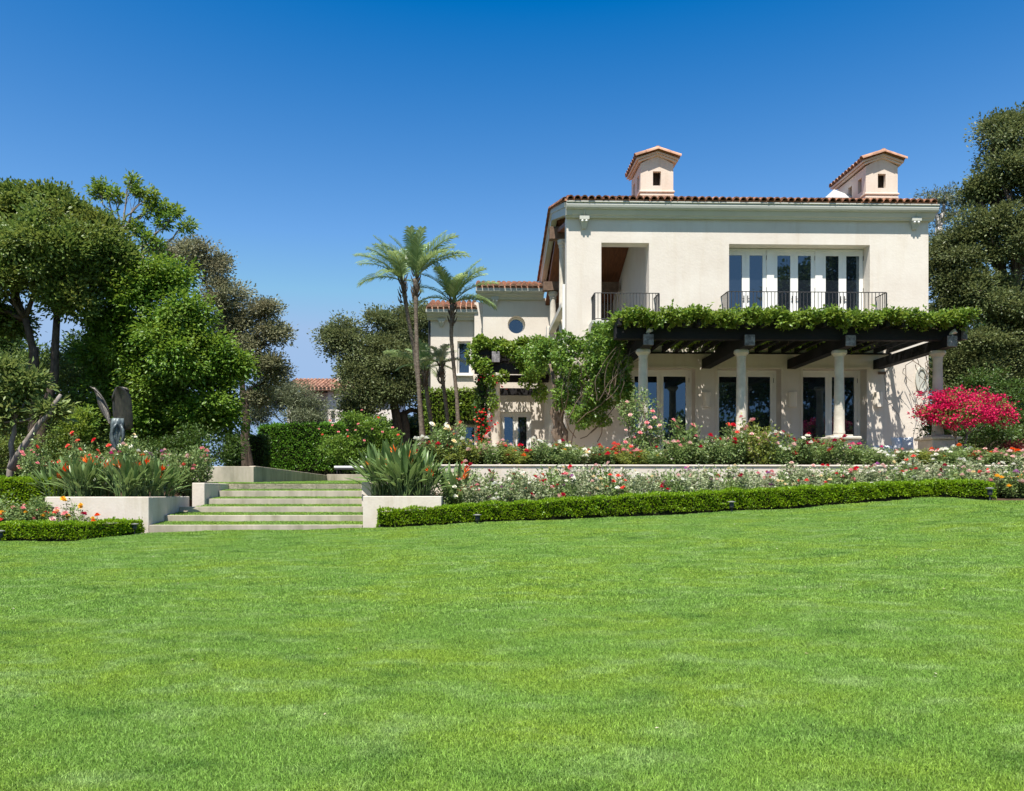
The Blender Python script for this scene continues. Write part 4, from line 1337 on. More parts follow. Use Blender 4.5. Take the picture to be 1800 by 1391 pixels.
shrub('evergreen_shrub', 'dark evergreen shrub mass under the trees behind the bronze sculpture', [LB(120, 740, 28.5, 70, 50), LB(190, 760, 28.5, 60, 45), LB(50, 740, 29, 60, 60), LB(-20, 720, 29, 60, 70), LB(150, 690, 29.5, 60, 40), LB(240, 720, 29.5, 50, 50), LB(90, 660, 30.5, 60, 45), LB(10, 650, 30.5, 60, 45), LB(10, 800, 27, 50, 40), LB(-50, 800, 27, 50, 40), LB(130, 640, 29.5, 50, 40), LB(190, 650, 29, 40, 50), LB(60, 700, 29, 50, 40), LB(110, 790, 27, 60, 40), LB(200, 800, 27.5, 60, 40)], M['lf_tree'], dens=24, seed=21)
shrub('evergreen_shrub', 'lighter green rounded shrub beside the wings of the bronze sculpture', [LB(140, 742, 26.2, 27, 28), LB(130, 765, 26.2, 22, 22)], M['lf_fresh'], (0.12, 0.06), seed=22)
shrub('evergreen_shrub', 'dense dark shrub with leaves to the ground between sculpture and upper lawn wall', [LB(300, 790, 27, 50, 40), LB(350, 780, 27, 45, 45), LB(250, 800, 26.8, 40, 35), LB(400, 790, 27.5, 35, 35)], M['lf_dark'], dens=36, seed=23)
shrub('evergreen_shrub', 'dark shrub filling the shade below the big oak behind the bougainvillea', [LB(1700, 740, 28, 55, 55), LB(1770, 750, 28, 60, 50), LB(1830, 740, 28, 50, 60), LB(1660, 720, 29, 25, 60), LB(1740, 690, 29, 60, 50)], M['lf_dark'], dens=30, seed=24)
shrub('evergreen_shrub', 'dark shrub under the live oak behind the palm trunks', [LB(700, 765, 49, 30, 30), LB(745, 755, 49, 35, 40), LB(660, 770, 49, 30, 25), LB(770, 770, 49, 30, 30)], M['lf_dark'], (0.2, 0.1), 16, seed=26)
shrub('copper_shrub', 'small coppery red leaved shrub at the end of the rose beds', [LB(1790, 790, 24.5, 22, 16), LB(1772, 797, 24.5, 12, 10)], leaf_mat('leaf_copper', (0.09, 0.02, 0.015), (0.2, 0.05, 0.04)), (0.08, 0.04), seed=25)
# pale leaved tree at the far left with two grey stems
lb = [LB(25, 690, 24.5, 26, 18), LB(-10, 700, 24.5, 28, 26), LB(52, 672, 24.5, 18, 12), LB(10, 725, 24.5, 22, 16), LB(-20, 745, 24.5, 22, 22), LB(88, 722, 24.5, 12, 8), LB(8, 650, 24.5, 20, 14)]
t = tree('frangipani_tree', 'pale leaved small tree with smooth grey stems beside the back hedge', base_at(18, 24.5), lb, M['lf_pale'], M['bark_grey'], 0.11, (0.2, 0.08), 22, 18, 0.22, [P(25, 740, 24.5)], G_L, seed=12, twigs=20)
mb = MB().tube([P(20, 826, 24.3), P(38, 790, 24.3), P(55, 765, 24.3), P(72, 742, 24.3), P(88, 728, 24.3), P(95, 712, 24.3), P(107, 694, 24.3)], [0.13, 0.105, 0.085, 0.085, 0.085, 0.075, 0.05], 9)
part('leaning_stem', mb, M['bark_grey'], t, True)

# trees across the garden, behind the camera: the panes reflect them
tree('reflected_tree', 'big oak across the garden that the villa panes reflect', (28, -13, 0), [(28 + a, -13 + b, z * 1.18, r, r, r * 0.8) for a, b, z, r in ((0, 0, 11, 4), (4, 1, 10, 3.5), (-4, 0, 9.5, 3.4), (1, -3, 13, 3.6), (7, 0, 13, 3.4), (9, 1, 9, 3.4), (4, 0, 16, 3.2), (9, 0, 17, 3), (13, 0, 12, 3.5), (13, 0, 18, 3), (1, 0, 16.5, 3), (5, 0, 18.5, 2.6), (0, 0, 6, 3.5), (6, 1, 5.5, 3.5))],
     M['lf_oak_dark'], M['bark'], 0.5, (0.4, 0.2), 8, 16, 0.6, [Vector((29, -13, 6))], 'trees facing the villa', seed=30, twigs=50)
tree('reflected_tree', 'lower round trees across the garden that the lower panes reflect', (20, -17, 0), [(20 + a, -17 + b, z * 0.9, r, r, r * 0.8) for a, b, z, r in ((0, 0, 6.5, 3), (4, 1, 7, 3), (-4, 0, 5, 3), (1, -2, 8.5, 2.6), (-8, 0, 4, 3), (7, 0, 8, 3), (3, 0, 3, 3), (-3, 0, 2.5, 3))],
     M['lf_dark'], M['bark'], 0.4, (0.4, 0.2), 8, 16, 0.5, [Vector((20, -17, 3))], 'trees facing the villa', seed=31, twigs=30)
bpy.data.objects['reflected_tree.001']['label'] = 'lower round tree across the garden that the lower panes reflect'


# ------------------------------------------------------------------ hedges
def hedge(name, label, path, zb, zt, depth, m, leaf=0.045, dens=2300, group='clipped hedges', top_wave=0.012, jit=0.015):
    """path: front-face points (x, y) left to right; zb, zt: base and top height at each; depth towards +y"""
    p0 = Vector((path[0][0], path[0][1], zb[0]))
    t = thing(name, label, 'hedge', p0, group)
    pa = np.array(path, float)
    seg = np.hypot(*(pa[1:] - pa[:-1]).T)
    s = np.concatenate([[0], np.cumsum(seg)])
    Ltot = s[-1]
    f = lambda q: (np.interp(q, s, pa[:, 0]), np.interp(q, s, pa[:, 1]), np.interp(q, s, zb), np.interp(q, s, zt))
    # inner twigs
    n = max(2, int(Ltot / 0.3))
    mb = MB()
    ins = 0.05
    for i in range(n + 1):
        x, y, b, tp = f(ins + (Ltot - 2 * ins) * i / n)
        mb.v += [(x, y + ins, b - 0.15), (x, y + ins, tp - ins), (x, y + depth - ins, tp - ins), (x, y + depth - ins, b - 0.15)]
    for i in range(n):
        for k in range(4):
            a = i * 4
            mb.f.append((a + k, a + (k + 1) % 4, a + 4 + (k + 1) % 4, a + 4 + k))
    mb.f += [(0, 1, 2, 3), (4 * n + 3, 4 * n + 2, 4 * n + 1, 4 * n)]
    part('inner_twigs', mb, M['twig'], t)
    h = float(np.mean(np.array(zt) - np.array(zb)))
    P_, N_ = [], []
    for face, area in (('front', Ltot * h), ('back', Ltot * h * 0.5), ('top', Ltot * depth), ('l', depth * h), ('r', depth * h)):
        k = int(area * dens)
        q = RNG.random(k) * Ltot
        a, b = RNG.random(k), RNG.random(k)
        if face == 'l': q = q * 0
        if face == 'r': q = q * 0 + Ltot
        x, y, zz0, zz1 = f(q)
        wave = top_wave * (np.sin(q * 3.1) + np.sin(q * 7.3 + 1))
        if face == 'front': yy, z, nn = y + 0 * a, zz0 + 0.05 + (zz1 - zz0 - 0.05) * a, (0, -1, 0.15)
        elif face == 'back': yy, z, nn = y + depth, zz0 + (zz1 - zz0) * a, (0, 1, 0.2)
        elif face == 'top': yy, z, nn = y + depth * a, zz1 + 0 * a, (0, 0, 1)
        elif face == 'l': yy, z, nn = y + depth * a, zz0 + (zz1 - zz0) * b, (-1, 0, 0.2)
        else: yy, z, nn = y + depth * a, zz0 + (zz1 - zz0) * b, (1, 0, 0.2)
        N = np.tile(np.array(nn, float), (k, 1))
        # rounded shoulders and a slightly uneven surface
        p = np.stack([x, yy, z + wave], 1)
        if face == 'top':
            edge = np.minimum(a, 1 - a) * depth
            p[:, 2] -= np.clip(0.05 - edge, 0, 0.05) * 0.8
        p += N * (RNG.normal(size=(k, 1)) * jit + 0.02 * np.sin(x * 9 + z * 11)[:, None]) - N * 0.02
        P_.append(p); N_.append(N)
    pos, N = np.concatenate(P_), np.concatenate(N_)
    d = unit(N * 0.9 + np.array([0, 0, 0.45]) + RNG.normal(size=pos.shape) * 0.6)
    nr = unit(N * 0.4 + np.array([0, 0, 0.6]) + RNG.normal(size=pos.shape) * 0.6)
    L = leaf * (0.7 + 0.6 * RNG.random(len(pos)))
    stray = RNG.random(len(pos)) < 0.014          # shoots the shears missed
    pos[stray] += N[stray] * (RNG.random((int(stray.sum()), 1)) * leaf * 1.3)
    leaf_object('foliage', t, m, pos, d, nr, L, L * 0.6)
    return t


def hedge_px(name, label, spec, Y, depth, m, leaf, dens, **kw):
    """spec: (px, y top front edge, y base) per point; Y: depth, or a list of them"""
    path, zb, zt = [], [], []
    for i, (px, ty, by) in enumerate(spec):
        y = Y[i] if hasattr(Y, '__len__') else Y
        p, q = P(px, by, y), P(px, ty, y)
        path.append((p.x, p.y)); zb.append(p.z); zt.append(q.z)
    return hedge(name, label, path, zb, zt, depth, m, leaf, dens, **kw)


hedge_px('box_hedge', 'long low clipped box hedge edging the lower rose bed along the lawn',
         [(664, 897, 929), (860, 886, 919), (1100, 872, 907.5), (1400, 858, 894), (1544, 851, 880), (1640, 846, 872)], [18.85, 18.9, 19.15, 19.45, 19.65, 19.85], 0.55, M['lf_hedge'], 0.05, 2300)
hedge_px('box_hedge', 'short low clipped box hedge where the lawn edge bends beside the path light', [(1647, 845, 873), (1690, 846, 876), (1750, 848, 878)], [19.9, 19.6, 19.35], 0.5, M['lf_hedge'], 0.05, 2300)
hedge_px('box_hedge', 'low curved box hedge edging the lawn in front of the left planter', [(-340, 924, 960), (0, 921, 953), (152, 919, 952), (205, 917, 946), (236, 917, 940)], [17.4, 17.45, 17.5, 17.9, 18.3], 0.5, M['lf_hedge'], 0.05, 2300)
hedge_px('box_hedge', 'low box hedge behind the front roses ending at the left planter box', [(-340, 843, 900), (0, 841, 900), (104, 842, 900)], 20.2, 0.7, M['lf_hedge'], 0.055, 1700)
hedge_px('tall_hedge', 'tall glossy clipped hedge closing the upper lawn behind the lounger', [(455, 752, 830), (500, 746, 830), (600, 745, 830)], 42.6, 1.2, M['lf_hedge_tall'], 0.11, 420, jit=0.05, top_wave=0.03)
hedge_px('tall_hedge', 'shaded end of a tall clipped hedge near the dark oak trunk', [(395, 770, 830), (420, 768, 830), (462, 766, 830)], 39.5, 1.2, M['lf_dark'], 0.11, 420, jit=0.06, top_wave=0.03)  # shade on this end is put into its darker leaf colour
hedge_px('ivy_screen', 'ivy covered wall screen behind the palms under the tall window', [(748, 688, 770), (800, 686, 740), (840, 686, 740)], 36.8, 0.35, M['lf_vine'], 0.13, 300, jit=0.06, group='climbers')

hedge_px('tall_hedge', 'long dark hedge far behind the trees on the left', [(-520, 735, 850), (0, 730, 850), (340, 735, 850)], 36.0, 1.0, M['lf_dark'], 0.14, 190, jit=0.1, top_wave=0.12)
hedge_px('tall_hedge', 'dark hedge glimpsed behind the live oak trunk and the palm trunks', [(600, 742, 850), (700, 738, 850), (756, 740, 850)], 54.0, 1.0, M['lf_dark'], 0.16, 160, jit=0.1, top_wave=0.1)
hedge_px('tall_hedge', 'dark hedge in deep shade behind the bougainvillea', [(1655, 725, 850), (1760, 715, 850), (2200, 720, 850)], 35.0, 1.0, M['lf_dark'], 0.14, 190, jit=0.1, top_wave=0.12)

# hibiscus, other flowering shrubs
def bloom_mesh(name, m, rings=((6, 1.0, 0.28), (5, 0.72, 0.62), (4, 0.42, 0.95)), seed=1):
    """a rose of overlapping cupped petals, unit radius, facing +z"""
    rg = random.Random(seed)
    mb = MB()
    for k, (n, r, z) in enumerate(rings):
        for i in range(n):
            a = 2 * PI * (i + 0.4 * k) / n + rg.uniform(-0.15, 0.15)
            w = PI / n * 1.25
            c = lambda rr, aa, zz: (rr * math.cos(aa), rr * math.sin(aa), zz)
            mb.add([c(0.05, a, 0), c(r * 0.62, a - w, z * 0.55), c(r * 0.95, a - w * 0.55, z + 0.08), c(r * 1.02, a, z * 0.9), c(r * 0.95, a + w * 0.55, z + 0.08), c(r * 0.62, a + w, z * 0.55), c(r * 0.62, a, z * 0.35)],
                   [(0, 1, 6), (1, 2, 6), (2, 3, 6), (3, 4, 6), (4, 5, 6), (5, 0, 6)])
    me = mesh(name, mb)
    me.materials.append(m)
    return me


BLOOM = {c: bloom_mesh('bloom', m, seed=i) for i, (c, m) in enumerate(PETAL.items())}


def put_bloom(parent, colour, wpos, r, rg):
    d = Vector((rg.uniform(-0.6, 0.6), rg.uniform(-0.9, 0.1), 0.75)).normalized()
    e = d.to_track_quat('Z', 'Y').to_euler()
    return link('bloom', BLOOM[colour], None, parent, Vector(wpos) - world_loc(parent), e, r)


rg = random.Random(40)
lobes = [LB(588, 785, 41.2, 30, 24), LB(645, 762, 41.2, 38, 34), LB(680, 770, 41.2, 18, 26), LB(610, 800, 41.2, 40, 22), LB(660, 800, 41.2, 30, 22), LB(625, 738, 41.4, 22, 14)]
t = shrub('hibiscus_bush', 'large hibiscus bush with coral blooms behind the lounge chair', lobes, M['lf_vine_dark'], (0.13, 0.075), 34, 22, 0.2, 'shrub', 'flowering shrubs', seed=41)
for (px, py) in ((636, 722), (585, 748), (610, 757), (630, 746), (665, 735), (655, 755), (612, 768), (595, 760), (672, 760), (690, 752), (640, 775), (625, 757), (580, 740), (560, 755), (567, 765), (700, 765)):
    put_bloom(t, 'pink' if py % 3 else 'coral', P(px, py, 39.9), 0.075, rg)


# ------------------------------------------------------------------ palms
def frond_mesh(length, arch, lift, width, n=34, seed=1, droop_tip=0.4):
    """a feather frond growing along +x from the origin: rachis and two ranks of narrow leaflets"""
    rg = random.Random(seed)
    pts = []
    for i in range(13):
        t = i / 12
        ang = lift - arch * t ** 1.25
        if i == 0: pts.append(Vector((0, 0, 0)))
        else: pts.append(pts[-1] + Vector((math.cos(ang), 0, math.sin(ang))) * length / 12)
    mb = MB().tube(pts, [0.028 * (1 - 0.85 * i / 12) + 0.003 for i in range(13)], 4)
    for i in range(n):
        t = 0.14 + 0.86 * i / (n - 1)
        k = min(int(t * 12), 11)
        p = pts[k].lerp(pts[k + 1], t * 12 - k)
        tg = (pts[k + 1] - pts[k]).normalized()
        up = Vector((0, 1, 0)).cross(tg)
        up = -up if up.z < 0 else up
        ll = width * (0.35 + 0.65 * math.sin(PI * min(1, t * 0.85 + 0.12))) * rg.uniform(0.85, 1.1)
        for s in (-1, 1):
            d = (Vector((0, s, 0)) * 0.72 + tg * 0.62 + up * rg.uniform(0.1, 0.35)).normalized()
            q = p + d * ll * 0.55
            e = p + d * ll + Vector((0, 0, -ll * droop_tip * rg.uniform(0.3, 0.9)))
            w = tg * 0.017 + up * 0.004
            mb.add([p - w, p + w, q + w * 1.1, q - w * 1.1, e], [(0, 1, 2, 3), (3, 2, 4)])
    return mesh('frond', mb)


FR = [frond_mesh(2.0, 0.95, 1.2, 0.6, 46, seed=1), frond_mesh(2.1, 0.9, 0.85, 0.62, 46, seed=2), frond_mesh(1.9, 1.1, 0.45, 0.56, 46, seed=3), frond_mesh(1.95, 0.6, 1.3, 0.56, 46, seed=4)]
for f in FR: f.materials.append(M['lf_palm'])
FRP = [frond_mesh(1.3, 1.6, 0.8, 0.34, 28, seed=5), frond_mesh(1.2, 1.2, 1.2, 0.32, 28, seed=6)]
for f in FRP: f.materials.append(M['lf_palm_pale'])


def palm(label, pts, r, fronds, scale, group='palms by the corner of the house', pale=False):
    """fronds: (azimuth deg, which mesh, scale)"""
    b = pts[0]
    t = thing('palm_tree', label, 'palm', b, group)
    n = len(pts)
    fine = []
    for i in range(n - 1):
        for k in range(8):
            fine.append(pts[i].lerp(pts[i + 1], k / 8))
    fine.append(pts[-1])
    rad = []
    N = len(fine)
    for i in range(N):
        q = i / (N - 1)
        s = r * (1.25 - 0.35 * min(1, q * 4)) * (1 + (0.35 * max(0, (q - 0.78) / 0.22)))
        rad.append(s * (1.1 if i % 2 else 0.95))
    part('trunk', MB().tube(fine, rad, 9), M['palmbark'], t, True)
    boots = MB()
    top = pts[-1]
    rg = random.Random(int(b.x * 100))
    for k in range(26):                        # old leaf bases under the crown
        a, h = k * 2.4, rg.uniform(-0.9, 0.12)
        d = Vector((math.cos(a), math.sin(a), 0))
        p = top + Vector((0, 0, h)) + d * r * 0.9
        boots.tube([p, p + d * 0.08 + Vector((0, 0, 0.13)), p + d * 0.13 + Vector((0, 0, 0.28))], [0.045, 0.03, 0.01], 4)
    part('leaf_bases', boots, M['bark'], t)
    ms = FRP if pale else FR
    for (az, k, s) in fronds:
        link('frond', ms[k % len(ms)], None, t, top - b + Vector((0, 0, 0.05)), (rg.uniform(-0.15, 0.15), 0, R(az)), s * scale)
    return t


def ring(n, seed, kinds=(0, 1, 2, 3), s0=0.85, s1=1.1, a0=0):
    rg = random.Random(seed)
    return [(a0 + i * 360 / n * 1.0 + rg.uniform(-14, 14) + (i % 3) * 8, kinds[i % len(kinds)], rg.uniform(s0, s1)) for i in range(n)]


palm('tall palm leaning at the foot with its crown spreading over the live oak', [P(747, 800, 31.6), P(738, 700, 31.6), P(727, 610, 31.6), P(716, 553, 31.6), P(708, 497, 31.6)], 0.082, [(180, 2, 1.0), (165, 1, 1.05), (200, 1, 1.05), (190, 0, 1.0), (150, 0, 1.0), (220, 0, 0.95), (240, 2, 0.9), (120, 1, 0.9), (100, 3, 1), (260, 1, 0.9), (60, 2, 0.8), (178, 3, 1.1)], 0.96)
palm('tallest straight palm with an upright crown between two other palms', [P(744, 800, 31.0), P(737, 700, 31.0), P(733, 620, 31.0), P(731, 550, 31.0), P(731, 490, 31.0)], 0.086, [(0, 1, 1.1), (15, 0, 1.1), (340, 0, 1.15), (350, 1, 1.05), (30, 0, 1.0), (60, 3, 1.0), (300, 3, 1.0), (90, 0, .9), (180, 3, 0.95), (200, 0, .9), (320, 1, .9), (10, 3, 1.1), (270, 3, 1.0)], 0.98)
palm('slender palm with its crown against the stucco wing and tiled eave', [P(808, 800, 31.8), P(803, 700, 31.8), P(797, 640, 31.8), P(793, 590, 31.8), P(795, 535, 31.8)], 0.082, [(0, 1, 1.0), (20, 0, 1.0), (345, 2, 0.95), (10, 3, 1.1), (330, 0, 1.0), (180, 0, 0.9), (170, 1, 0.85), (200, 2, .8), (150, 3, 1.0), (60, 3, .9), (290, 1, .9), (250, 0, .9), (5, 2, 1.0), (215, 3, .95)], 0.95)
palm('small pale fronded palm against the stucco wall of the lower wing', [P(795, 800, 33.2), P(787, 740, 33.2), P(781, 690, 33.2), P(775, 645, 33.2)], 0.085, ring(11, 5), 1.0, pale=True)
palm('short palm in the shade of the oak behind the two tallest palm trunks', [P(768, 800, 34.2), P(757, 740, 34.2), P(750, 690, 34.2), P(746, 652, 34.2)], 0.1, ring(11, 6) + [(182, 1, 1.25)], 0.72)

# ------------------------------------------------------------------ climbers
def leaf_blob(parts_):
    """several (points, outward) clouds -> one foliage cloud hanging and facing outward"""
    p = np.concatenate([a for a, b in parts_])
    o = np.concatenate([b for a, b in parts_])
    d = unit(o * 0.6 + RNG.normal(size=p.shape) * 0.55 + np.array([0, 0, -0.15]))
    n = unit(o * 0.5 + np.array([0, -0.2, 0.6]) + RNG.normal(size=p.shape) * 0.5)
    return p, d, n


def blob(c, r, n):
    c, r = np.array(c), np.array(r)
    d = sphere_dirs(n)
    rad = (0.55 + 0.45 * RNG.random(n)) * (1 + 0.2 * np.sin(d[:, 0] * 6 + d[:, 2] * 7 + c[0]))
    return c + d * r * rad[:, None], d


def slab(x0, x1, y0, y1, z0, z1, n, o=(0, -0.2, 1), amp=0.06):
    q = RNG.random((n, 3))
    p = np.array([x0, y0, z0]) + q * np.array([x1 - x0, y1 - y0, z1 - z0])
    p[:, 2] += amp * (np.sin(p[:, 0] * 3.1) + np.sin(p[:, 0] * 7.7 + p[:, 1] * 3)) + 0.03 * RNG.normal(size=n)
    return p, np.tile(np.array(o, float), (n, 1))


def canes(mb, starts, ends, r, rg, sag=0.15, n=7, jit=0.03):
    for a, b in zip(starts, ends):
        pts = curve(a, b, n, sag, rg, jit)
        mb.tube(pts, [r * (1 - 0.6 * i / n) for i in range(n + 1)], 5, False)


rg = random.Random(50)
zt = zf1 + 0.2
v = thing('climbing_vine', 'leafy vine spread over the top of the long dark pergola', 'climber', (9, 24, TER), 'climbers')
pc = [slab(fx0 + 0.2, fx1 + 0.1, 23.08, 23.75, zt - 0.06, zt + 0.2, 11500, (0, -0.8, 0.6)), slab(fx0, fx1 + 0.15, 23.5, 25.2, zt - 0.02, zt + 0.16, 12000), slab(fx0, fx1 - 1.2, 25.2, 27.75, zt - 0.02, zt + 0.14, 30000), slab(fx1 - 1.2, fx1, 25.2, 27.7, zt + 0.0, zt + 0.3, 900), slab(fx0, fx1 - 1.0, 27.3, 27.85, zt - 0.1, zt + 0.2, 3500)]
pc.append(slab(fx0 + 0.1, fx1 + 0.15, 23.36, 23.6, zt - 0.14, zt + 0.05, 1600, (0, -0.8, 0.1), 0.08))
for k in range(44):                            # shoots hanging past the beam
    x = rg.uniform(fx0, fx1)
    h = rg.uniform(0.1, 0.42)
    q = RNG.random((14, 1))
    pc.append((np.array([[x, rg.uniform(23.1, 23.5), zt]]) + q * np.array([[rg.uniform(-.12, .12), rg.uniform(-.08, .02), -h]]) + RNG.normal(size=(14, 3)) * 0.03, np.tile([[0, -0.8, -0.2]], (14, 1))))
for k in range(70):                            # shoots standing up from the mat
    x, y = rg.uniform(fx0, fx1), rg.uniform(23.4, 24.6)
    h = rg.uniform(0.1, 0.34)
    q = RNG.random((9, 1))
    pc.append((np.array([[x, y, zt + 0.2]]) + q * np.array([[rg.uniform(-.15, .15), rg.uniform(-.1, .1), h]]), np.tile([[0, -0.3, 0.8]], (9, 1))))
p, d, n = leaf_blob(pc)
L = 0.115 * (0.6 + 0.7 * RNG.random(len(p)))
leaf_object('foliage', v, M['lf_vine'], p, d, n, L, L * 0.62)
mb = MB()
for k in range(26):
    x = rg.uniform(fx0, fx1 - 1)
    canes(mb, [(x, rg.uniform(23.6, 26), zt + 0.05)], [(x + rg.uniform(0.5, 1.6), rg.uniform(23.6, 27), zt + rg.uniform(-0.25, 0.1))], 0.012, rg)
for k in range(12):                            # loose canes arching in the gap at the right end
    a, b = P(rg.uniform(1585, 1640), rg.uniform(618, 650), 27.4), P(rg.uniform(1590, 1645), rg.uniform(660, 760), 27.5)
    canes(mb, [a], [b], 0.013, rg, 0.3)
part('canes', mb, M['cane'], v, True)

v = thing('climbing_vine', 'thick vine with twisted trunk cascading over the villa corner between the two pergolas', 'climber', P(985, 800, 27.3), 'climbers')
bl = [(1000, 612, 27.2, 42, 22), (960, 612, 28.6, 40, 24), (1050, 598, 26.2, 34, 26), (1078, 575, 24.4, 22, 22), (1095, 560, 24.0, 20, 14), (1020, 640, 27.0, 48, 34), (975, 640, 28.5, 38, 28), (1065, 640, 26.0, 36, 34), (1000, 680, 27.2, 40, 30), (1055, 685, 26.4, 38, 34), (1090, 650, 25.3, 24, 46),
      (1040, 725, 26.6, 42, 24), (930, 620, 30.5, 30, 20), (945, 650, 30.2, 24, 18), (1098, 700, 25.5, 18, 30), (1015, 730, 27.2, 26, 20), (1070, 615, 25.2, 30, 24)]
pc = []
for (px, py, Y, a, b) in bl:
    c = P(px, py, Y)
    k = Y / FPX
    r = Vector((a * k, min(a * k, 0.5) if Y > 26.8 else a * k * 0.8, b * k))
    pc.append(blob(c, r * 0.7, int(a * b * 0.45)))
    for j in range(9):
        q = Vector((rg.gauss(0, 1), rg.gauss(-0.3, 0.8), rg.gauss(0, 1))).normalized()
        f = rg.uniform(0.2, 0.42)
        e = rg.uniform(0.6, 1.15 - f * 0.4)
        pc.append(blob(c + Vector((q.x * r.x * e, q.y * r.y * e, q.z * r.z * e)), Vector((r.x * f, r.y * f, r.z * f * 1.2)), int(a * b * f * f * 1.1)))
p, d, n = leaf_blob(pc)
L = 0.108 * (0.6 + 0.7 * RNG.random(len(p)))
leaf_object('foliage', v, M['lf_vine_dark'], p, d, n, L, L * 0.65)
mb = MB()
for k in range(7):
    a = P(rg.uniform(978, 994), 800, 27.3)
    pts = [a, P(rg.uniform(972, 996), 760, 27.4), P(rg.uniform(966, 990), 725, 27.4), P(rg.uniform(972, 990), 690, 27.4), P(rg.uniform(960, 1010), 640, 27.3)]
    mb.tube(pts, [0.1, 0.085, 0.075, 0.06, 0.03], 7)
for k in range(18):
    a = P(rg.uniform(985, 1090), rg.uniform(690, 790), rg.uniform(26.2, 27.5))
    b = P(rg.uniform(1000, 1110), rg.uniform(600, 700), rg.uniform(24.8, 27))
    canes(mb, [a], [b], 0.017, rg, 0.2, 9, 0.015)
for k in range(8):
    a, b = P(rg.uniform(1040, 1095), rg.uniform(640, 720), 24.6), P(rg.uniform(1080, 1130), rg.uniform(590, 640), 24.2)
    canes(mb, [a], [b], 0.016, rg, 0.25, 9, 0.012)
part('canes', mb, M['cane'], v, True)
x = P(1085, 800, 27.3)

v = thing('climbing_vine', 'leafy vine topping the small corner pergola under the round window', 'climber', P(880, 600, 31), 'climbers')
xa, xb = PX(832, 31), HL
zz = PZ(613, 31, 871)
pc = [slab(xa, xb, 30.75, 31.2, zz - 0.05, zz + 0.32, 3600, (0, -0.7, 0.6)), slab(xa, xb - 0.1, 31.2, 35.8, zz + 0.0, zz + 0.3, 3600), blob(P(832, 625, 31), (0.28, 0.4, 0.5), 500), blob(P(845, 604, 31), (0.3, 0.4, 0.25), 400), blob(P(918, 632, 30.8), (0.35, 0.2, 0.45), 500), blob(P(905, 620, 30.7), (0.5, 0.2, 0.22), 400), blob(P(940, 645, 30.6), (0.45, 0.25, 0.5), 700), blob(P(950, 690, 30.8), (0.3, 0.2, 0.4), 300), blob(P(890, 612, 30.7), (0.4, 0.2, 0.18), 300), blob(P(925, 672, 30.7), (0.3, 0.15, 0.2), 200), blob(P(850, 645, 30.7), (0.35, 0.15, 0.3), 350), blob(P(862, 668, 30.72), (0.22, 0.15, 0.3), 220), blob(P(884, 662, 30.72), (0.2, 0.12, 0.22), 130), blob(P(866, 705, 30.75), (0.18, 0.14, 0.5), 200)]
p, d, n = leaf_blob(pc)
L = 0.13 * (0.6 + 0.7 * RNG.random(len(p)))
leaf_object('foliage', v, M['lf_vine'], p, d, n, L, L * 0.65)
mb = MB()
for k in range(14):
    canes(mb, [(rg.uniform(xa, xb), rg.uniform(30.9, 35), zz + 0.05)], [(rg.uniform(xa, xb), rg.uniform(30.9, 35), zz - 0.1)], 0.02, rg)
part('canes', mb, M['cane'], v, True)

v = thing('ivy_post', 'dark ivy clad post with red flowering climber left of the small pergola column', 'climber', P(850, 800, 31.2), 'climbers')
pc = [blob(P(845, 720, 31.3), (0.26, 0.25, 1.0), 1500), blob(P(848, 670, 31.3), (0.24, 0.2, 0.5), 500), blob(P(850, 765, 31.2), (0.28, 0.25, 0.5), 500)]
p, d, n = leaf_blob(pc)
L = 0.11 * (0.6 + 0.7 * RNG.random(len(p)))
leaf_object('foliage', v, M['lf_dark'], p, d, n, L, L * 0.65)
part('post', MB().box(PX(846, 31.3) - 0.12, PX(846, 31.3) + 0.12, 31.2, 31.4, TER, PZ(660, 31.3, 846)), M['beam'], v)
for (px, py) in ((842, 728), (848, 735), (838, 736), (845, 745), (852, 740), (858, 730), (862, 738), (855, 722), (838, 722), (868, 742), (855, 752), (860, 750), (848, 768), (842, 772), (858, 768), (852, 764), (872, 668), (876, 674), (870, 676), (846, 664), (850, 660), (884, 686), (846, 755), (868, 660), (838, 766)):
    for k in range(3):
        put_bloom(v, 'red' if (px + k) % 3 else 'coral', P(px + rg.uniform(-7, 7), py + rg.uniform(-6, 6), 30.75 + rg.uniform(-0.15, 0.15)), rg.uniform(0.035, 0.06), rg)

v = thing('climbing_rose', 'tall loose climbing rose with peach pink blooms on the first pergola column', 'climber', P(1130, 820, 23.6), 'climbers')
pc = [blob(P(1128, 740, 23.5), (0.55, 0.3, 0.75), 1100), blob(P(1150, 765, 23.4), (0.35, 0.25, 0.5), 600), blob(P(1105, 725, 23.5), (0.35, 0.25, 0.4), 450), blob(P(1120, 790, 23.3), (0.6, 0.3, 0.35), 700), blob(P(1125, 695, 23.7), (0.25, 0.2, 0.3), 200)]
p, d, n = leaf_blob(pc)
L = 0.075 * (0.6 + 0.8 * RNG.random(len(p)))
leaf_object('foliage', v, M['lf_rose'], p, d, n, L, L * 0.6)
mb = MB()
for k in range(14):
    canes(mb, [P(rg.uniform(1118, 1140), 825, 23.5)], [P(rg.uniform(1095, 1165), rg.uniform(690, 770), 23.5)], 0.02, rg, 0.18)
part('canes', mb, M['cane'], v, True)
for (px, py) in ((1102, 708), (1137, 744), (1160, 749), (1147, 724), (1100, 757), (1099, 778), (1115, 770), (1110, 785), (1142, 752), (1150, 735), (1125, 762), (1108, 730)):
    put_bloom(v, 'pink' if px % 2 else 'pale pink', P(px, py, 23.1), rg.uniform(0.055, 0.075), rg)

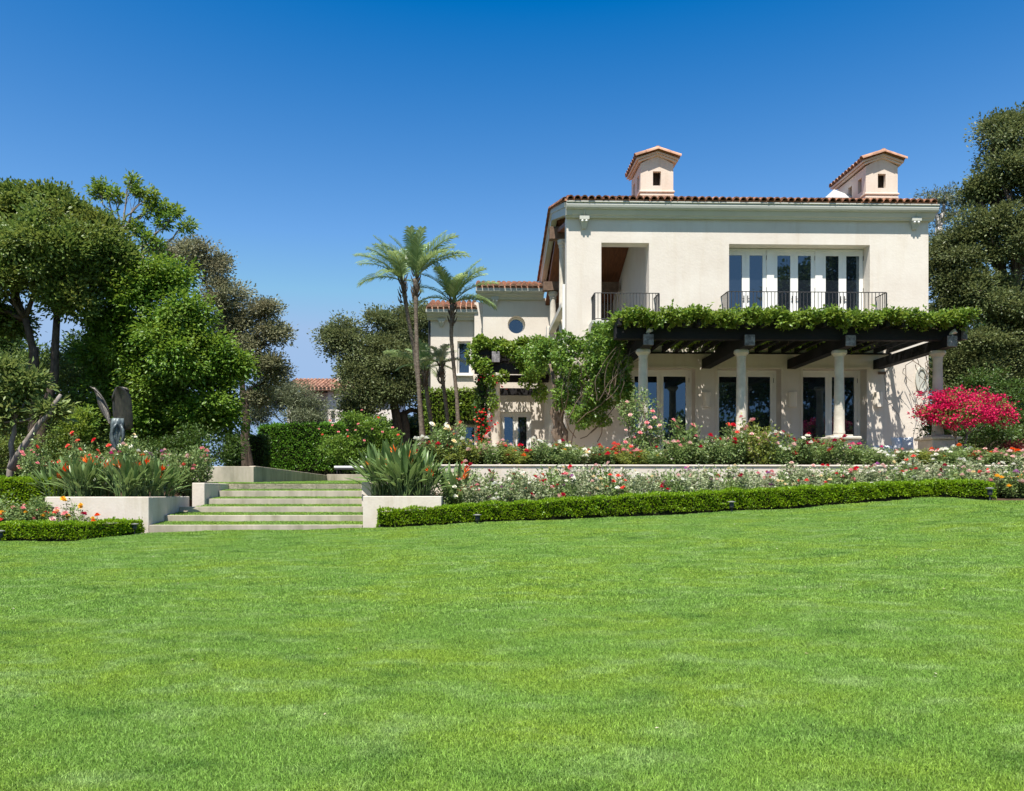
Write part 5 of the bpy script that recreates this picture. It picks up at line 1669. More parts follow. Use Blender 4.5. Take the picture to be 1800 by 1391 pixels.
# bougainvillea
lobes = [LB(1650, 712, 23.6, 36, 22), LB(1690, 705, 23.6, 44, 20), LB(1735, 715, 23.8, 40, 22), LB(1690, 728, 23.2, 60, 22), LB(1755, 728, 23.8, 24, 16), LB(1640, 730, 23.4, 24, 14)]
bo = tree('bougainvillea', 'magenta bougainvillea with a broad dome of blooms at the right end of the terrace', (P(1690, 800, 23.8).x, 23.8, 2.3), lobes, M['lf_boug'], M['bark_grey'], 0.05, (0.07, 0.042), 42, 20, 0.1, [P(1680, 770, 23.7), P(1700, 765, 23.8), P(1690, 780, 23.7)], 'flowering shrubs', seed=60, twigs=30, cat='flowering shrub', sats=4)
P_, D_, N_ = [], [], []
for l in lobes:
    p, d, n, _ = lobe_cloud(l[:3], np.array(l[3:]) * 1.0, int(250 * (l[3] * l[4] + l[4] * l[5] + l[3] * l[5]) / 3), 19, 0.075, shell=0.75)
    P_.append(p); D_.append(d); N_.append(n)
p, d, n = np.concatenate(P_), np.concatenate(D_), np.concatenate(N_)
leaf_object('blossoms', bo, M['bract'], p, d, n, 0.062, 0.06, 0.35)
shrub('evergreen_shrub', 'dark leafy shrub hiding the stems below the bougainvillea', [LB(1650, 765, 24.6, 22, 30), LB(1720, 765, 24.8, 40, 25), LB(1760, 770, 24.8, 30, 25)], M['lf_dark'], (0.09, 0.05), 40, seed=61)

# ------------------------------------------------------------------ roses
def rose_proto(seed, height=1.0, spreadr=0.42, nleaf=620, canes_n=13):
    """stems, foliage and the tips where blooms sit, for a bush about a metre high"""
    rg = random.Random(seed)
    mb = MB()
    tips, P_, D_ = [], [], []
    for k in range(canes_n):
        a = rg.uniform(0, 2 * PI)
        r = spreadr * math.sqrt(rg.random())
        h = height * rg.uniform(0.38, 1.0) * (1 - 0.2 * r / spreadr)
        tip = Vector((r * math.cos(a), r * math.sin(a), h))
        pts = curve((rg.uniform(-.06, .06), rg.uniform(-.06, .06), -0.05), tip, 4, 0.08, rg, 0.03)
        mb.tube(pts, [0.012, 0.010, 0.008, 0.006, 0.004], 4, False)
        tips.append(pts[-1])
        m = nleaf // canes_n
        for j in range(m):
            t = rg.random() ** 0.75
            q = 0.18 + 0.8 * t
            i = min(3, int(q * 4))
            p = pts[i].lerp(pts[i + 1], q * 4 - i)
            d = Vector((rg.gauss(0, 1), rg.gauss(0, 1), rg.gauss(0.15, 0.5))).normalized()
            P_.append(p + d * rg.uniform(0.01, 0.19) * (1.15 - 0.5 * q))
            D_.append(d)
    p, d = np.array(P_), np.array(D_)
    n = unit(np.array([0, -0.1, 0.8]) + RNG.normal(size=p.shape) * 0.5)
    L = 0.066 * (0.6 + 0.8 * RNG.random(len(p)))
    return mesh('stems', mb), leaf_mesh('foliage', p, d + RNG.normal(size=p.shape) * 0.3, n, L, L * 0.62), tips


ROSE = []
for s in range(6):
    st, fo, tips = rose_proto(100 + s, spreadr=(0.34, 0.46, 0.5, 0.4, 0.3, 0.55)[s], nleaf=(1100, 1400, 1500, 1200, 520, 1600)[s], canes_n=(15, 18, 18, 16, 9, 20)[s])
    st.materials.append(M['stem'])
    v3 = []
    for m in ('lf_rose', 'lf_rose_grey', 'lf_rose_yellow'):
        f = fo.copy()
        f.materials.append(M[m])
        v3.append(f)
    ROSE.append((st, v3, tips))
ORD = ['nearest', 'second', 'third', 'fourth', 'fifth', 'sixth', 'seventh', 'eighth', 'ninth', 'tenth', 'eleventh', 'twelfth', 'thirteenth', 'fourteenth', 'fifteenth', 'sixteenth', 'seventeenth', 'eighteenth', 'nineteenth', 'twentieth']
ORD += ['twenty-' + o for o in ['first', 'second', 'third', 'fourth', 'fifth', 'sixth', 'seventh', 'eighth', 'ninth']] + ['thirtieth'] + ['thirty-' + o for o in ['first', 'second', 'third', 'fourth', 'fifth', 'sixth', 'seventh', 'eighth', 'ninth']]


def rose(x, y, z, h, colours, kind, tint, label, group, rg, nbloom=6, bloom=0.07, width=1.0):
    st, fo, tips = ROSE[kind]
    t = thing('rose_bush', label, 'rose bush', (x, y, z), group, rg.uniform(0, 2 * PI))
    t.scale = (width, width, h)
    link('stems', st, None, t)
    link('foliage', fo[tint], None, t)
    order = list(range(len(tips)))
    rg.shuffle(order)
    # blooms keep their true size and roundness under the bush's own scale
    for k in order[:nbloom]:
        for j in range(rg.choice((1, 1, 2))):
            q = tips[k] + Vector((rg.uniform(-.05, .05), rg.uniform(-.05, .05), rg.uniform(0, .03))) * (1 + j)
            r = bloom * rg.uniform(0.75, 1.15)
            a = rg.uniform(0, 2 * PI)
            tl = rg.uniform(0.1, 0.7)
            link('bloom', BLOOM[rg.choice(colours)], None, t, q, (tl * math.sin(a), tl * math.cos(a), a), (r / width, r / width, r / h))
    return t


def size_word(h): return 'tall' if h > 1.15 else 'low' if h < 0.75 else 'middling'


rg = random.Random(77)
# upper bed, behind the retaining wall: (px, y of the top, colours, foliage tint)
UP = [(752, 762, ['red', 'white'], 0), (775, 735, ['white', 'cream'], 0), (800, 738, ['white', 'coral'], 0), (770, 778, ['red'], 2), (822, 765, ['pale pink', 'white'], 2), (845, 768, ['pale pink'], 2), (868, 772, ['pink', 'coral'], 0), (890, 775, ['pale pink', 'white'], 2), (908, 785, ['orange', 'crimson'], 2),
      (925, 780, ['coral', 'red'], 0), (945, 786, ['cream', 'white'], 0), (962, 765, ['white'], 0), (980, 775, ['crimson', 'orange'], 0), (1000, 782, ['white', 'yellow'], 0), (1018, 785, ['white', 'cream'], 1), (1040, 790, ['coral', 'crimson'], 2), (1062, 778, ['coral', 'red'], 0), (1082, 782, ['coral'], 2),
      (1112, 800, ['pink', 'coral'], 2), (1150, 790, ['white', 'cream'], 0), (1172, 788, ['white', 'yellow'], 2), (1192, 765, ['pink', 'pale pink'], 0), (1200, 733, ['pink'], 0), (1214, 772, ['white', 'pale pink'], 0), (1238, 760, ['white', 'crimson'], 0), (1252, 775, ['red', 'pale pink'], 1), (1272, 758, ['red'], 0), (1290, 745, ['pale pink', 'coral', 'red'], 0),
      (1312, 735, ['pale pink', 'pink'], 2), (1335, 738, ['pale pink', 'cream'], 2), (1352, 752, ['pink', 'white'], 0), (1372, 768, ['white', 'pale pink'], 0), (1392, 760, ['crimson', 'white'], 0), (1410, 775, ['white'], 0), (1428, 762, ['red', 'white', 'crimson'], 0), (1448, 768, ['crimson', 'red'], 0), (1466, 764, ['red', 'crimson'], 0), (1488, 772, ['pink', 'magenta'], 0),
      (1512, 778, ['magenta', 'white'], 0), (1535, 785, ['white'], 0), (1555, 795, ['white'], 1), (1585, 790, ['white', 'pink'], 0), (1612, 792, ['white'], 2), (1636, 795, ['red', 'orange'], 2), (1664, 790, ['white', 'pale pink'], 0), (1692, 778, ['orange', 'white'], 0), (1718, 782, ['coral', 'white'], 2), (1742, 790, ['pink'], 0), (1770, 793, ['coral', 'orange'], 0), (1795, 795, ['pale pink'], 0)]
LM = [(742, 'near the palms'), (835, 'before the small pergola column'), (900, 'below the corner door'), (965, 'by the twisted vine trunk'), (1090, 'below the first pergola column'), (1170, 'before the first glass doors'), (1250, 'below the second pergola column'), (1330, 'before the second glass doors'), (1400, 'before the third glass doors'), (1455, 'by the column pedestal'), (1520, 'before the sunlit wall'), (1600, 'beside the bougainvillea'), (1700, 'under the bougainvillea'), (1760, 'beyond the bougainvillea')]


def place(px):
    return [w for a, w in LM if a <= px][-1]


seen = {}
for i, (px, ty, cols, tint) in enumerate(UP):
    y = 22.1 + (i * 0.37) % 0.95
    x = PX(px, y)
    z = 2.33
    h = max(0.6, (PZ(ty, y, px) - z) * 1.1)
    lab = f"{size_word(h)} rose bush with {' and '.join(cols[:2])} blooms {place(px)}"
    key = lab
    seen[key] = seen.get(key, 0) + 1
    if seen[key] > 1: lab += f', {ORD[seen[key] - 1]} from the steps'
    rose(x, y, z, h, cols, (0, 3, 1, 2, 5)[i % 5], tint, lab, 'roses in the upper bed', rg, rg.choice((5, 6, 8, 9)), 0.078, 1.05)
for i in range(38):                            # a second rank that closes the bed, behind
    px = 760 + i * 31 + rg.uniform(-8, 8)
    if 1430 < px < 1500: continue
    y = 23.0
    cols = rg.choice([['white'], ['pale pink'], ['red'], ['white', 'cream'], ['pink']])
    lab = f"low rose bush in the rear rank, {ORD[i]} from the steps, {cols[0]} blooms"
    rose(PX(px, y), y, 2.33, rg.uniform(0.55, 0.8), cols, i % 6, rg.choice((0, 0, 2)), lab, 'roses in the upper bed', rg, 1, 0.055, 1.05)
# lower bed between the wall and the long hedge, two ranks
LOWC = [['white', 'cream'], ['pale pink', 'mauve'], ['white'], ['red', 'pink'], ['white', 'cream'], ['red', 'pale pink'], ['white'], ['coral', 'white'], ['white', 'crimson'], ['pale pink']]
for r_ in range(2):
    for i in range(34 + r_ * 2):
        px = (790 if r_ == 0 else 805) + i * 33 + rg.uniform(-7, 7)
        y = (20.15 if r_ == 0 else 21.0)
        if px > 1250: y += 0.35 * min(1, (px - 1250) / 300)
        x = PX(px, y)
        z = bed_h(x, y)
        topy = (808 if r_ else 834) if px < 1480 else (800 if r_ else 818)
        h = max(0.45, PZ(topy + rg.uniform(-12, 10), y, px) - z)
        cols = LOWC[(i * 3 + r_ * 5) % 10]
        w = 'in front of the retaining wall' if r_ else 'right behind the long hedge'
        lab = f"rose bush with {cols[0]} blooms {w}, {ORD[i]} from the steps"
        rose(x, y, z, h, cols, (i * 2 + r_) % 6, 1 if (i + r_) % 3 else 0, lab, 'roses in the lower bed', rg, rg.choice((4, 5, 6, 8)), 0.064, rg.uniform(0.95, 1.2))
# far right corner bed, behind the path light
for i, (px, ty, cols) in enumerate(((1770, 830, ['yellow', 'cream']), (1800, 838, ['yellow']), (1762, 850, ['pale pink']), (1790, 815, ['mauve', 'pale pink']), (1740, 826, ['white', 'pink']), (1830, 830, ['yellow', 'orange']))):
    y = 20.3 + 0.2 * (i % 3)
    x = PX(px, y)
    z = bed_h(x, y)
    rose(x, y, z, max(0.4, PZ(ty, y, px) - z), cols, i % 6, 0, f"rose bush with {cols[0]} blooms at the bed corner, {ORD[i]} from the path light", 'roses in the lower bed', rg, 5, 0.075)
# left front bed and behind the left planter
for i, (px, ty, cols, y) in enumerate(((-30, 858, ['pink'], 18.6), (8, 862, ['coral', 'pink'], 18.5), (40, 868, ['pink', 'coral'], 18.6), (68, 862, ['pink', 'coral'], 18.7), (85, 880, ['pale pink', 'yellow'], 18.45), (108, 886, ['pink'], 18.6), (30, 884, ['coral', 'yellow'], 18.25), (128, 868, ['yellow'], 18.65), (150, 895, ['yellow', 'crimson'], 18.6), (166, 903, ['orange'], 18.5), (-60, 865, ['pink'], 18.6))):
    x = PX(px, y)
    z = bed_h(x, y)
    sparse = px > 80
    rose(x, y, z, max(0.35, PZ(ty, y, px) - z), cols, 4 if sparse else (i % 3) + 1, 0, f"{'sparse' if sparse else 'leafy'} rose bush with {cols[0]} blooms in the left front bed, {ORD[i]} along", 'roses in the left beds', rg, 3 if sparse else 3, 0.068, 0.8 if sparse else 1.0)
LEFT = [(62, 765, ['pink', 'coral']), (55, 785, ['pink']), (85, 800, ['pale pink', 'pink']), (112, 798, ['pale pink', 'coral']), (140, 756, ['red', 'coral']), (152, 772, ['coral']), (132, 785, ['coral', 'pink']), (180, 785, ['coral', 'red']), (165, 800, ['pale pink']), (200, 796, ['pink', 'yellow']), (214, 778, ['magenta', 'pale pink']), (228, 765, ['white']), (243, 766, ['white', 'cream']),
        (258, 785, ['white']), (240, 795, ['yellow', 'orange']), (277, 788, ['mauve']), (300, 782, ['mauve', 'pale pink']), (318, 778, ['pale pink', 'mauve']), (335, 780, ['pink', 'pale pink']), (300, 800, ['pink']), (322, 806, ['pink', 'coral']), (75, 820, ['pale pink']), (105, 822, ['white', 'pink'])]
for i, (px, ty, cols) in enumerate(LEFT):
    y = 22.3 + (i * 0.53) % 1.3
    x = PX(px, y)
    z = max(1.45, bed_h(x, y))
    rose(x, y, z, max(0.7, (PZ(ty, y, px) - z) * 1.08), cols, (0, 3, 1, 2)[i % 4], 0, f"rose bush with {' and '.join(cols[:2])} blooms behind the left planter, {ORD[i]} along", 'roses in the left beds', rg, rg.choice((3, 5, 6)), 0.07, 1.0)
x, y = PX(360, 23.6), 23.4
rose(x, y, 1.85, PZ(783, y, 360) - 1.85, ['pale pink', 'pink'], 1, 0, 'lone rounded rose bush with pink blooms on the upper lawn beside the stair block', 'roses in the left beds', rg, 9, 0.07, 1.1)


# ------------------------------------------------------------------ birds of paradise
def paddle(h, lean, blade, w, seed):
    """one stalk and its folded paddle blade, leaning along +x"""
    rg = random.Random(seed)
    mb = MB()
    pts = [Vector((lean * t * t * h * 0.7, 0.02 * math.sin(3 * t), h * t * (1 - 0.12 * lean * t))) for t in (0, .25, .5, .75, 1)]
    mb.tube(pts, [0.016, 0.014, 0.012, 0.010, 0.008], 4, False)
    d = (pts[-1] - pts[-2]).normalized()
    n = 7
    prev = None
    p = pts[-1]
    side = Vector((0, 1, 0))
    rows = []
    for i in range(n + 1):
        t = i / n
        up = d.cross(side) * -1
        ww = w * math.sin(PI * min(0.98, t * 0.86 + 0.1)) ** 0.8
        if i == n: ww = 0.004
        rows.append((p - side * ww + up * ww * 0.55, p, p + side * ww + up * ww * 0.55))
        p = p + d * blade / n
        d = (d + Vector((lean * 0.10, 0, -0.05 - 0.05 * lean))).normalized()
    vs = [q for r in rows for q in r]
    fs = []
    for i in range(n):
        a = i * 3
        fs += [(a, a + 1, a + 4, a + 3), (a + 1, a + 2, a + 5, a + 4)]
    mb.add(vs, fs)
    me = mesh('leaf', mb, True)
    me.materials.append(M['lf_strel'])
    return me


PAD = [paddle(0.6, 0.15, 0.58, 0.05, 1), paddle(0.53, 0.5, 0.52, 0.048, 2), paddle(0.45, 0.8, 0.48, 0.046, 3), paddle(0.68, 0.32, 0.5, 0.05, 4), paddle(0.4, 1.05, 0.42, 0.042, 5)]


def bird_mesh():
    mb = MB()
    mb.tube([(0, 0, 0), (0.01, 0, 0.5), (0.03, 0, 0.95)], [0.012, 0.011, 0.009], 4)
    return mesh('flower_stalk', mb)


def sepals_mesh():
    mb = MB()
    for a, l in ((70, 0.17), (95, 0.19), (50, 0.16), (115, 0.13)):
        d = Vector((math.cos(R(a)), 0.1 * math.sin(a), math.sin(R(a))))
        s = Vector((0, 1, 0))
        q = d * l * 0.5
        mb.add([(0, 0, 0), q - s * 0.028, d * l, q + s * 0.028, q + d.cross(s) * 0.015], [(0, 1, 4), (1, 2, 4), (2, 3, 4), (3, 0, 4)])
    return mesh('flower', mb)


STALK, SEP = bird_mesh(), sepals_mesh()
BEAK = mesh('beak', MB().tube([(-0.02, 0, -0.02), (0.08, 0, 0.015), (0.2, 0, 0.03)], [0.016, 0.018, 0.003], 5))
STALK.materials.append(M['stem'])
SEP.materials.append(PETAL['orange'])
BEAK.materials.append(M['stem'])


def bird_of_paradise(px, Y, z, h, nleaf, nflow, label, rg):
    x = PX(px, Y)
    t = thing('bird_of_paradise', label, 'plant', (x, Y, z), 'birds of paradise')
    for i in range(int(nleaf * 1.35)):
        k = rg.choice((0, 0, 3, 3, 1, 1, 2, 4))
        r = 0.24 * math.sqrt(rg.random())
        a = rg.uniform(0, 2 * PI)
        az = a + rg.uniform(-0.8, 0.8)
        s = h * rg.uniform(0.82, 1.08)
        link('leaf', PAD[k], None, t, (r * math.cos(a), r * math.sin(a), -0.03), (0, 0, az), (h * 0.95, h * 0.95, s))
    for i in range(nflow + 1):
        a = rg.uniform(0, 2 * PI)
        q = Vector((0.25 * math.cos(a), 0.2 * math.sin(a) - 0.18, -0.03))
        s = h * rg.uniform(0.6, 1.05)
        st = link('flower_stalk', STALK, None, t, q, (0, 0, a), (1, 1, s))
        az = rg.choice((0.2, 2.8, -0.4, 3.4)) - 0
        link('flower', SEP, None, t, q + Vector((0.03 * math.cos(a), 0.03 * math.sin(a), 0.95 * s)), (0, 0.3, az), rg.uniform(1.1, 1.5))
        link('beak', BEAK, None, t, q + Vector((0.03 * math.cos(a), 0.03 * math.sin(a), 0.95 * s)), (0, 0, az))
    return t


rg = random.Random(90)
for (px, Y, h, n, f, lab) in ((100, 20.3, 0.95, 42, 0, 'bird of paradise clump at the far end of the left planter'), (140, 20.0, 1.12, 52, 1, 'dark bird of paradise clump second along the left planter'), (182, 20.4, 1.02, 50, 2, 'bird of paradise clump with an orange flower mid left planter'),
                              (222, 19.9, 1.1, 50, 1, 'bird of paradise clump below the bronze sculpture wings'), (262, 20.3, 1.1, 50, 1, 'bird of paradise clump under the mauve roses'), (288, 20.7, 0.95, 44, 2, 'bird of paradise clump leaning toward the steps from the left planter'), (160, 20.9, 1.1, 34, 1, 'bird of paradise clump at the back of the left planter'), (240, 20.9, 1.15, 34, 0, 'bird of paradise clump against the roses behind the left planter')):
    bird_of_paradise(px, Y, pz - 0.1, h * 0.9, n, f, lab, rg)
for (px, Y, h, n, f, lab) in ((672, 20.2, 1.2, 56, 2, 'tall bird of paradise clump spilling over the stair block'), (706, 19.8, 1.25, 60, 4, 'tallest bird of paradise clump with several orange flowers right of the steps'), (735, 20.4, 1.15, 50, 2, 'bird of paradise clump in front of the retaining wall end'),
                              (746, 19.9, 0.95, 46, 1, 'middling bird of paradise clump at the end of the right planter'), (800, 20.5, 1.25, 36, 3, 'last bird of paradise clump beside the white roses'), (690, 20.9, 1.35, 40, 1, 'bird of paradise clump at the back of the right planter')):
    bird_of_paradise(px, Y, pz2 - 0.08 if px < 780 else bed_h(PX(px, Y), Y), h, n, f, lab, rg)

# ------------------------------------------------------------------ bronze sculpture
YS = 25.0
sc_ = thing('sculpture', 'weathered bronze sculpture of a draped winged figure among the left roses', 'sculpture', P(206, 825, YS))


def loft(outline, bulge, curl, thick, rows=18, cols=9):
    """a cupped wing: outline gives (left px, right px, py) per row; bulge pushes the middle toward the viewer"""
    mb = MB()
    ol = np.array(outline, float)
    t = np.linspace(0, 1, len(ol))
    for s in (0, 1):
        for i in range(rows + 1):
            q = i / rows
            a, b, y = (np.interp(q, t, ol[:, k]) for k in range(3))
            for j in range(cols + 1):
                u = j / cols
                p = P(a + (b - a) * u, y, YS)
                dep = -bulge * math.sin(PI * u) + curl * (0.5 - q) + 0.012 * math.sin(u * 38 + q * 5) * (1 - q * 0.4)
                mb.v.append((p.x, p.y + dep + s * thick * (0.4 + 0.6 * math.sin(PI * u)), p.z))
    n = (rows + 1) * (cols + 1)
    for i in range(rows):
        for j in range(cols):
            a = i * (cols + 1) + j
            mb.f += [(a, a + 1, a + cols + 2, a + cols + 1), (n + a + 1, n + a, n + a + cols + 1, n + a + cols + 2)]
    for i in range(rows):
        for j in (0, cols):
            a = i * (cols + 1) + j
            mb.f.append((a, a + cols + 1, n + a + cols + 1, n + a))
    for j in range(cols):
        for i in (0, rows):
            a = i * (cols + 1) + j
            mb.f.append((a, a + 1, n + a + 1, n + a))
    return mb


part('wing', loft([(212, 217, 681.5), (206.5, 222, 683), (203, 225.5, 686), (200.5, 228, 690), (198.8, 229.7, 696), (197.5, 231, 705), (197, 231, 717), (196.5, 231.5, 730), (198, 231, 742), (204, 230, 750), (214, 225, 756)], 0.16, -0.35, 0.07), M['bronze'], sc_, True)
part('wing', loft([(158, 163, 680), (161, 168, 684), (166, 175, 692), (169, 182, 702), (172, 188, 712), (177, 192, 722), (184, 195, 732), (191, 197, 740), (196, 199, 748)], 0.05, 0.3, 0.06), M['bronze'], sc_, True)
# rim standing proud along the big wing's rounded top
rim = [P(a, b, YS - 0.12) for a, b in ((197.5, 706), (199, 696), (202, 688), (208, 683.5), (215, 682), (222, 683.5), (227, 687))]
part('wing_rim', MB().tube(rim, 0.035, 8), M['bronze'], sc_, True)
part('wing_rim', MB().tube([P(a, b, YS - 0.1) for a, b in ((158, 679.5), (167, 685), (176, 694), (183, 704), (189, 716), (195, 732))], [0.015, 0.03, 0.035, 0.03, 0.025, 0.02], 8), M['bronze'], sc_, True)
# body: a bent draped torso and legs as one continuous form with folds
mb = MB()
prof = [(208, 736, 11, 0.16), (207, 745, 11.5, 0.2), (207, 754, 11, 0.2), (206, 762, 11.5, 0.2), (205.5, 770, 11, 0.2), (206, 778, 9.5, 0.18), (207, 786, 8, 0.15), (207, 796, 7, 0.13), (206, 808, 8, 0.15), (206, 826, 10, 0.18)]
N = 28
for (px, py, rpx, ry) in prof:
    for k in range(N):
        a = 2 * PI * k / N
        fold = 1 + 0.13 * math.sin(a * 7 + py * 0.09) + 0.06 * math.sin(a * 13)
        p = P(px, py, YS)
        mb.v.append((p.x + rpx * YS / FPX * fold * math.cos(a), YS + ry * fold * math.sin(a), p.z))
for i in range(len(prof) - 1):
    for k in range(N):
        mb.f.append((i * N + k, i * N + (k + 1) % N, (i + 1) * N + (k + 1) % N, (i + 1) * N + k))
mb.f += [tuple(range(N)), tuple(range(len(prof) * N - 1, (len(prof) - 1) * N - 1, -1))]
part('draped_body', mb, M['verdigris'], sc_, True)
part('drapery', MB().tube([P(206, 744, YS - 0.22), P(200, 752, YS - 0.24), P(197, 763, YS - 0.2), P(198, 775, YS - 0.22), P(202, 786, YS - 0.2), P(205, 796, YS - 0.16)], [0.03, 0.06, 0.05, 0.06, 0.05, 0.03], 8), M['verdigris'], sc_, True)
part('drapery', MB().tube([P(212, 746, YS - 0.2), P(216, 756, YS - 0.22), P(217, 768, YS - 0.2), P(213, 780, YS - 0.18), P(209, 792, YS - 0.16)], [0.03, 0.05, 0.05, 0.045, 0.02], 8), M['verdigris'], sc_, True)
part('base_block', MB().box(PX(206, YS) - 0.35, PX(206, YS) + 0.35, YS - 0.35, YS + 0.35, 1.6, PZ(818, YS, 206), 0.02), M['stone'], sc_)


# ------------------------------------------------------------------ path lights, lounger, sofa
def path_light(px, py_top, py_base, Y, label):
    b, tpt = P(px, py_base, Y), P(px, py_top, Y)
    h = tpt.z - b.z
    t = thing('path_light', label, 'garden light', b, 'path lights along the hedge')
    x, y, z = b
    part('stake', MB().tube([(x, y, z - 0.1), (x, y, z + h * 0.5)], 0.018, 8), M['iron'], t, True)
    part('lamp_body', MB().lathe(x, y, [(0.045, z + h * 0.42), (0.055, z + h * 0.5), (0.055, z + h * 0.85)], 12), M['iron'], t, True)
    part('lens', MB().lathe(x, y, [(0.05, z + h * 0.855), (0.05, z + h * 0.92)], 12), M['lampshade'], t, True)
    part('cap', MB().lathe(x, y, [(0.1, z + h * 0.92), (0.1, z + h * 0.945), (0.03, z + h)], 14), M['cap'], t)


path_light(839, 904, 925, 18.45, 'small garden light with a metal cap on the lawn before the long hedge')
path_light(1286, 881, 903, 18.95, 'small dark garden light halfway along the long hedge')
path_light(1740, 857, 882, 19.0, 'dark garden light at the end of the short hedge')
path_light(236, 920, 940, 18.3, 'garden light at the tip of the left curved hedge')
path_light(0, 932, 957, 17.2, 'garden light before the left curved hedge')

YL = 39.6
lg_ = thing('sun_lounger', 'white cushioned sun lounger with a patterned pillow on the upper lawn', 'sun lounger', P(620, 838, YL))
za, zs = PZ(835, YL, 620), PZ(824, YL, 620)
xa, xb = PX(589, YL), PX(660, YL)
part('mattress', MB().box(xa, xb - 0.4, YL - 0.35, YL + 0.35, zs, zs + 0.12, 0.03), M['cushion'], lg_)
mb = MB().beam((xb - 0.55, YL, zs + 0.08), (xb + 0.1, YL, zs + 0.42), 0.7, 0.12)
part('backrest', mb, M['cushion'], lg_)
part('frame', MB().box(xa + 0.02, xb, YL - 0.36, YL - 0.32, zs - 0.06, zs - 0.002).box(xa + 0.02, xb, YL + 0.32, YL + 0.36, zs - 0.06, zs - 0.002).box(xa + 0.02, xa + 0.06, YL - 0.32, YL + 0.32, zs - 0.06, zs - 0.002), M['iron'], lg_)
for x in (xa + 0.15, xb - 0.2):
    for y in (YL - 0.32, YL + 0.32):
        part('leg', MB().box(x - 0.02, x + 0.02, y - 0.02, y + 0.02, 2.2, zs - 0.061), M['iron'], lg_)


def pillow(c, w, h, rx, rz):
    mb = MB()
    n = 8
    for s in (-1, 1):
        for i in range(n + 1):
            for j in range(n + 1):
                u, v = i / n * 2 - 1, j / n * 2 - 1
                k = (1 - u ** 4) * (1 - v ** 4)
                q = Vector((u * w / 2 * (1 - 0.06 * (1 - abs(v))), s * 0.09 * k ** 0.6, v * h / 2 * (1 - 0.06 * (1 - abs(u)))))
                q.rotate(Euler((rx, 0, rz)))
                mb.v.append(tuple(Vector(c) + q))
    N = (n + 1) ** 2
    for i in range(n):
        for j in range(n):
            a = i * (n + 1) + j
            mb.f += [(a, a + 1, a + n + 2, a + n + 1), (N + a + 1, N + a, N + a + n + 1, N + a + n + 2)]
    return mb


t = part('cushion', pillow((xb - 0.28, YL - 0.05, zs + 0.42), 0.5, 0.42, -0.5, 1.1), M['cushion'], None, True)
tag(t, 'pale patterned cushion resting on the sun lounger backrest', 'cushion')

so = thing('outdoor_sofa', 'low pale outdoor sofa against the sunlit wall behind the roses', 'sofa', P(1570, 810, 26.6))
xa, xb, YS2 = PX(1542, 26.6), PX(1606, 26.6), 26.6
part('seat', MB().box(xa, xb, YS2 - 0.4, YS2 + 0.4, TER + 0.2, TER + 0.45, 0.04), M['cushion'], so)
part('backrest', MB().box(xa, xb, YS2 + 0.3, YS2 + 0.46, TER + 0.455, TER + 0.8, 0.04), M['cushion'], so)
for x in (xa + 0.05, xb - 0.05):
    for y in (YS2 - 0.35, YS2 + 0.35):
        part('leg', MB().box(x - 0.03, x + 0.03, y - 0.03, y + 0.03, TER, TER + 0.2), M['iron'], so)
for k, px in enumerate((1577, 1594)):
    zc = PZ(781, 26.2, px)
    t = part('cushion', pillow((PX(px, 26.2), 26.2, zc), 0.42, 0.48, -0.25, 0.25 - 0.5 * k), M['cushion'], None, True)
    tag(t, ('pointed white cushion propped on the outdoor sofa' if k == 0 else 'white cushion at the sunlit end of the outdoor sofa'), 'cushion')


# ------------------------------------------------------------------ grass
def blade_patch(name, size, n, h0, h1, w, seed):
    rg = np.random.default_rng(seed)
    rr, th = size * 0.5 * np.sqrt(rg.random(n)) * (1 + 0.15 * rg.normal(size=n)), rg.random(n) * 2 * PI
    xy = np.stack([rr * np.cos(th), rr * np.sin(th)], 1)
    a = rg.random(n) * 2 * PI
    h = h0 + (h1 - h0) * rg.random(n)
    lean = np.abs(rg.normal(size=n)) * 0.55 + 0.15
    la = rg.random(n) * 2 * PI
    side = np.stack([np.cos(a), np.sin(a), np.zeros(n)], 1) * (w * (0.6 + 0.8 * rg.random(n)))[:, None] / 2
    ld = np.stack([np.cos(la), np.sin(la), np.zeros(n)], 1)
    b = np.concatenate([xy, np.full((n, 1), -0.004)], 1)
    mid = b + ld * (h * lean * 0.4)[:, None] + np.array([0, 0, 1]) * (h * 0.6)[:, None]
    tip = b + ld * (h * lean * 1.1)[:, None] + np.array([0, 0, 1]) * (h * (1 - 0.3 * lean))[:, None]
    v = np.stack([b - side, b + side, mid + side * 0.8, mid - side * 0.8, tip], 1).astype(np.float32)
    me = bpy.data.meshes.new(name)
    idx = np.arange(n)[:, None] * 5
    me.vertices.add(5 * n)
    me.vertices.foreach_set('co', v.reshape(-1))
    lp = (idx + np.array([0, 1, 2, 3, 3, 2, 4])[None]).astype(np.int32).reshape(-1)
    me.loops.add(7 * n)
    me.loops.foreach_set('vertex_index', lp)
    me.polygons.add(2 * n)
    st = (np.arange(n)[:, None] * 7 + np.array([0, 4])[None]).astype(np.int32).reshape(-1)
    me.polygons.foreach_set('loop_start', st)
    me.update(calc_edges=True)
    me.validate()
    me.materials.append(M['grass'])
    return bpy.data.objects.new(name, me)         # the pattern itself stays out of the scene


